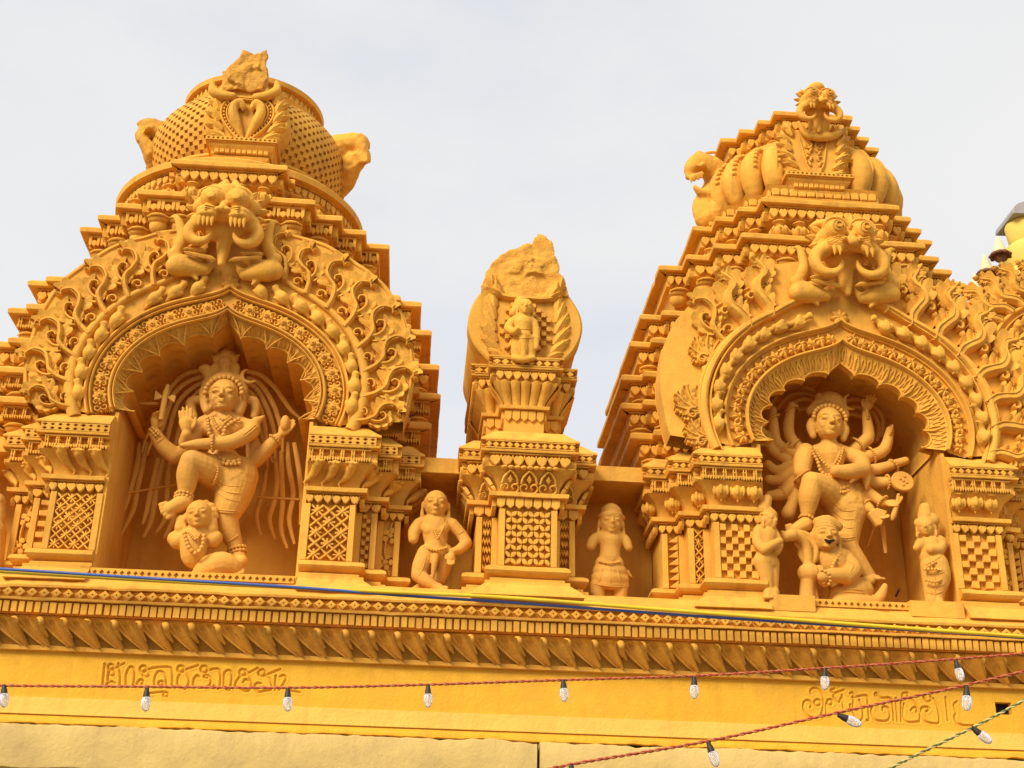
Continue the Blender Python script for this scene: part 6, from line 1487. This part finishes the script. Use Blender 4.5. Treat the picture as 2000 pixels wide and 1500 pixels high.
o, J = attendant('standing armless figure in a short flared skirt and cap right of the pillar', B3, S3, .30, dict(base=(1295,1390), head=(1305,755,.142), limbs=[
 ([(1305,690,.05),(1306,655,.05),(1307,630,.05)],[.115,.075,.018]), ([(1212,712,.02),(1250,690,-.08),(1305,684,-.12),(1360,692,-.08),(1398,716,.02)],[.03,.034,.036,.034,.03]), ([(1300,820),(1300,860)],[.055,.07]), ([(1195,880,.0),(1300,870,.0),(1400,882,.0)],[.055,.085,.055]), ([(1185,885),(1160,905,-.02),(1140,945,-.03)],[.06,.056,.05]), ([(1405,885),(1430,915,-.01),(1448,955,-.02)],[.055,.05,.04]), ([(1300,905),(1297,970),(1295,1050)],[.115,.10,.105]),
 ([(1245,1090),(1340,1090)],[.085,.085]), ([(1230,1150),(1295,1160,-.03),(1360,1160)],[.09,.105,.09]), ([(1205,1205),(1290,1215,-.05),(1390,1220)],[.075,.095,.075]), ([(1180,1240),(1225,1250,-.05),(1290,1258,-.08),(1370,1262,-.05),(1425,1262)],[.036,.045,.05,.045,.036]), ([(1200,1260),(1200,1330),(1200,1395)],[.078,.072,.062]), ([(1375,1275),(1377,1340),(1378,1400)],[.078,.072,.062]), ([(1290,1290,.05),(1288,1390,.05)],[.04,.04]), ([(1435,1160,.02),(1475,1195,.02)],[.03,.010])]), name='standing_statue', voxel=.0085)
etch('skirt_fold', attendant.last, B3, S3, [[(1205,1075),(1295,1090),(1390,1075)],[(1150,1248),(1225,1262),(1290,1270),(1370,1275),(1440,1270)],[(1240,1120),(1225,1180),(1210,1240)],[(1300,1110),(1300,1180),(1300,1250)],[(1355,1120),(1370,1190),(1385,1250)]], .006)
beads('belt', [J(1210,1070,-.08), J(1295,1085,-.14), J(1385,1070,-.08)], .012, o)
# ---- small figure on the crest of the pillar shrine
B4 = (880, 450); S4 = 3.657
o, J = attendant('small standing figure before the checkered crest on top of the pillar shrine', B4, S4, -.14, dict(base=(530,930), head=(535,552,.098), limbs=[
 ([(505,520,.05),(490,560,.05),(455,590,.05)],[.075,.075,.055]), ([(525,605),(520,640)],[.042,.05]), ([(465,640,.0),(520,634,.0),(580,652,.0)],[.048,.065,.048]), ([(517,670),(512,725),(515,765)],[.095,.082,.092]), ([(440,655,.0),(412,700,-.03),(450,725,-.09)],[.05,.045,.04]), ([(450,722,-.09),(475,705,-.11)],[.036,.028]), ([(595,660,.0),(612,735,.0),(610,790,-.01),(610,840,-.02)],[.044,.04,.034,.03]), ([(480,780),(470,850),(468,905)],[.062,.058,.052]), ([(555,780),(565,850),(570,905)],[.062,.058,.052]), ([(517,780,-.06),(519,850,-.06),(520,905,-.06)],[.04,.034,.028]), ([(452,912,-.03),(520,922,-.05),(588,912,-.03)],[.032,.036,.032]), ([(445,800,.05),(408,835,.05)],[.035,.014])]), name='crest_statue', voxel=.008)
etch('tunic_fold', attendant.last, B4, S4, [[(430,760),(515,772),(600,765)],[(470,700),(515,706),(565,702)],[(500,800),(498,850),(495,900)],[(540,800),(542,850),(545,900)]], .006)
for ch in o.children: ch.data.materials.clear(); ch.data.materials.append(M_OCH)
# sliver of one more statue at the left edge of the picture
o, J = attendant('standing figure mostly cut off by the left edge of the picture', (0,0), 1.0, .30, dict(base=(-30,1130), head=(-32,925,.12), limbs=[([(-32,950),(-32,965)],[.07,.08]),([(-62,975),(-32,970),(-5,980)],[.08,.10,.08]),([(-32,990),(-32,1030)],[.14,.12]),([(-5,985),(-2,1010),(-8,1040)],[.07,.062,.05]),([(-50,1040),(-50,1090),(-48,1130)],[.13,.1,.08]),([(-15,1040),(-14,1090),(-16,1130)],[.13,.1,.08])]), name='standing_statue')
# ------------------------------------------------------------------ behind the right edge: one more gable and a turret
gb = thing('side_gable', 'carved floral gable partly seen behind the right arch at the picture edge', 'gable', (8.2, 1.9, 5.0))
gc = A(2082, 712, 1.75); fr = Fr((gc.x, 1.75, gc.z))
mb = MB(); mb.poly([(1.02*math.cos(R(a))*(1+.02*math.sin(a)), .98*math.sin(R(a))) for a in range(-40, 221, 8)], fr, -.4, -.06, .01); mb.build('gable_plate', M_OCH, gb, 35)
arc = lambda r_, a0=-30, a1=210: [(r_*math.cos(R(a)), r_*.96*math.sin(R(a))) for a in range(a0, a1+1, 6)]
for r_, w_ in ((.88, .05), (.80, .025), (.60, .05), (.40, .03)):
    mb = MB(); mb.ridge(arc(r_), w_, .06, fr, -.06); mb.build('gable_rail', M_OCH, gb, 60)
for k, (x_, z, tx, tz) in enumerate(along(arc(.70), .05, .15)):
    mb = MB(); p = fr.p(x_, z, -.05)
    mb.limb([p, p+Vector((0,-.05,.03))], [.06,.05]); mb.ell(p+Vector((0,-.07,.06)), .035, 8); mb.build('gable_boss', M_OCH, gb, 60)
for k, (x_, z, tx, tz) in enumerate(along(arc(.50), .05, .115)):
    inst('flower', FLOWER, gb, fr.p(x_, z, -.06), scale=1.2)
for k, (x_, z, tx, tz) in enumerate(along(arc(.30), .05, .09)):
    inst('leaf', MAPLE, gb, fr.p(x_, z, -.06), M=Matrix.Rotation(math.atan2(x_, z),3,'Y'), scale=1.2)
inst('flower', FLOWER, gb, fr.p(0, 0, -.06), scale=2.2)
for k, (x_, z, tx, tz) in enumerate(along(arc(.98, 20, 200), .05, .20)):
    inst('scroll_leaf', SCROLL['flame'], gb, fr.p(x_*.96, z*.96, -.04), M=Matrix.Rotation(math.atan2(x_, z)-.4,3,'Y'), scale=random.uniform(.85,1.05), mirror=True)
MB().box(gc.x-.8, gc.x+1.5, 1.85, 3.0, 5.0, gc.z-.3).build('gable_body', M_OCH, gb)
tu = thing('turret', 'bright yellow turret with a grey metal cap behind the gable at the right edge', 'turret', (8.55, 4.0, 9.0))
tb = A(2006, 500, 4.0); zz = lambda py: A(2000, py, 4.0).z
MB().lathe([(.50,9.0),(.50,zz(548)),(.34,zz(538)),(.24,zz(525)),(.32,zz(505)),(.30,zz(488)),(.20,zz(478)),(.22,zz(474)),(.25,zz(445)),(.23,zz(438)),(.0,zz(437))], (tb.x, 4.0, 0), 28).build('turret_shaft', M_YEL, tu, 35)
cp = [(.0,0)]; mb = MB()
for i, y_ in enumerate((3.72, 4.30)):
    pass
mb.poly([(.26*math.cos(R(a)), .20*math.sin(R(a))) for a in range(0, 181, 9)]+[(-.255,-.02)], Fr((tb.x, 3.7, zz(438))), -.62, 0, .006, cap0=True); mb.build('metal_cap', M_METAL, tu, 35)
for px, py, h, lab in ((1953, 472, .26, 'tall cream cone finial on a brown petal cup beside the yellow turret'), (1927, 508, .26, 'cream cone finial left of the brown petal cup'), (1907, 545, .26, 'lowest cream cone finial at the edge of the carved gable')):
    p = A(px, py+22, 3.2); f_ = thing('finial', lab, 'finial', p, 'cone finials behind the gable')
    MB().lathe([(.09,0),(.085,.04),(.05,.16),(.012,h),(0,h+.01)], tuple(p), 14).build('cone', M_CREAM, f_, 50)
    mb = MB()
    for k in range(9):
        a = 2*math.pi*k/9; mb.ell(p+Vector((.10*math.cos(a), .10*math.sin(a), -.03)), (.065,.05,.03), 8, Matrix.Rotation(a,3,'Z') @ Matrix.Rotation(.5,3,'Y'), 6)
    mb.lathe([(.02,-.16),(.06,-.12),(.09,-.04),(.085,.0)], tuple(p), 12); mb.build('petal_cup', M_BROWN, f_, 60)
    MB().tube([p+Vector((0,0,-.30)), p+Vector((0,0,-.12))], .03, 8).build('stem', M_OCH, f_, 60)
# loose iron rod in the right niche
tag(MB().tube([A(1750, 1164, .45), A(1757, 1150, .30)], .012, 6).build('iron_rod', M_ROD, None), 'short rusty iron rod sticking out of the right niche wall', 'rod')

# ------------------------------------------------------------------ cables and strings of bulbs in front
def cable(name, label, pts, Y, r_, m):
    P = smoothpath([tuple(A(a, b, Y(a))) for a, b in pts], 8)
    return tag(MB().tube(P, r_, 10).build(name, m, None, 60), label, 'cable')
cable('yellow_cable', 'yellow cable stretched along the top of the leaf cornice', [(-520,1085),(-120,1109),(0,1116),(300,1134),(560,1147),(800,1158),(1000,1168),(1300,1191),(1600,1214),(1800,1229),(2000,1243),(2150,1254),(2600,1285)], lambda a: -.42, .017, M_CY)
cable('blue_cable', 'blue cable lying beside the yellow one along the cornice', [(-520,1080),(-120,1104),(0,1111),(300,1130),(560,1146),(800,1164),(1000,1177),(1300,1199),(1600,1219),(1800,1232),(2000,1246),(2150,1256),(2600,1287)], lambda a: -.47 if a < 620 else -.38, .0135, M_CB)
def make_bulb():
    s_ = MB().lathe([(.0,.0),(.0075,-.001),(.0085,-.012),(.0105,-.016),(.012,-.030),(.0125,-.034),(.0,-.0345)], (0,0,0), 14)
    b = MB().lathe([(.0,-.033),(.0125,-.034),(.0165,-.042),(.017,-.055),(.0150,-.070),(.0105,-.080),(.004,-.0845),(.0,-.085)], (0,0,0), 16)
    f_ = MB().lathe([(.0,-.036),(.004,-.036),(.005,-.055),(.0,-.060)], (0,0,0), 8)
    return shared('bulb', b, M_GLASS, 60), shared('socket', s_, M_SOCK, 50), shared('lamp_chip', f_, M_CREAM, 60)
BULB, SOCKET, CHIP = make_bulb()
def light_string(label, pts, Y, bulbs, m1, m2):
    P = smoothpath([tuple(A(a, b, Y)) for a, b in pts], 40); t = thing('light_string', label, 'string lights', P[0], 'festoon strings across the front')
    S = [0]
    for a, b in zip(P, P[1:]): S.append(S[-1]+(b-a).length)
    step = .006; n = int(S[-1]/step); pts_ = []; j = 0
    for i in range(n+1):
        s_ = i*step
        while j < len(S)-2 and S[j+1] < s_: j += 1
        pts_.append(P[j].lerp(P[j+1], (s_-S[j])/max(1e-9, S[j+1]-S[j])))
    for ph, m in ((0, m1), (math.pi, m2)):
        Q = []
        for i, p in enumerate(pts_):
            tn = (pts_[min(i+1,n)]-pts_[max(i-1,0)]).normalized(); a = Vector((0,1,0)); b = tn.cross(a).normalized(); an = 2*math.pi*i*step/.038+ph+.6*math.sin(i*step*7)
            Q.append(p+a*math.cos(an)*.0024+b*math.sin(an)*.0024)
        MB().tube(Q, .0025, 6).build('wire_strand', m, t, 60)
    for px, py, tx, ty in bulbs:
        p = A(px, py, Y); d = (A(px+tx, py+ty, Y)-p).normalized()      # where the bulb points
        M = (-d).to_track_quat('Z', 'Y').to_matrix()
        b = inst('bulb', BULB, t, p, M=M, scale=random.uniform(.76,.82)); obj('socket', SOCKET, None, b); obj('lamp_chip', CHIP, None, b)
light_string('red twisted wire with hanging clear bulbs crossing the whole lettered wall', [(-140,1337),(8,1339),(285,1341),(560,1343),(835,1337),(1100,1328),(1355,1320),(1610,1305),(1870,1287),(2160,1262)], -8.0,
 [(8,1337,0,10),(287,1343,-.6,10),(562,1344,0,10),(836,1338,0,10),(1100,1327,.6,10),(1356,1321,0,10),(1611,1305,0,10),(1866,1289,3,10)], M_RED, M_ORW)
light_string('red twisted wire with clear bulbs rising from the bottom edge to the right', [(880,1545),(1000,1520),(1115,1493),(1385,1447),(1640,1391),(1888,1338),(2160,1272)], -8.5,
 [(1116,1494,0,10),(1383,1449,3.5,10),(1636,1396,9,4),(1888,1340,0,10)], M_RED, M_ORW)
light_string('green and yellow twisted wire with one clear bulb at the lower right corner', [(1620,1570),(1740,1500),(1900,1421),(2000,1368),(2160,1280)], -8.3, [(1897,1420,9,7)], M_GRW, M_YLW)
# ------------------------------------------------------------------ parts follow the Empty at the base of their thing
bpy.context.view_layer.update()
for o in list(sc.objects):
    if o.type == 'EMPTY':
        for ch in o.children: ch.matrix_parent_inverse = Matrix.Translation(-o.location)
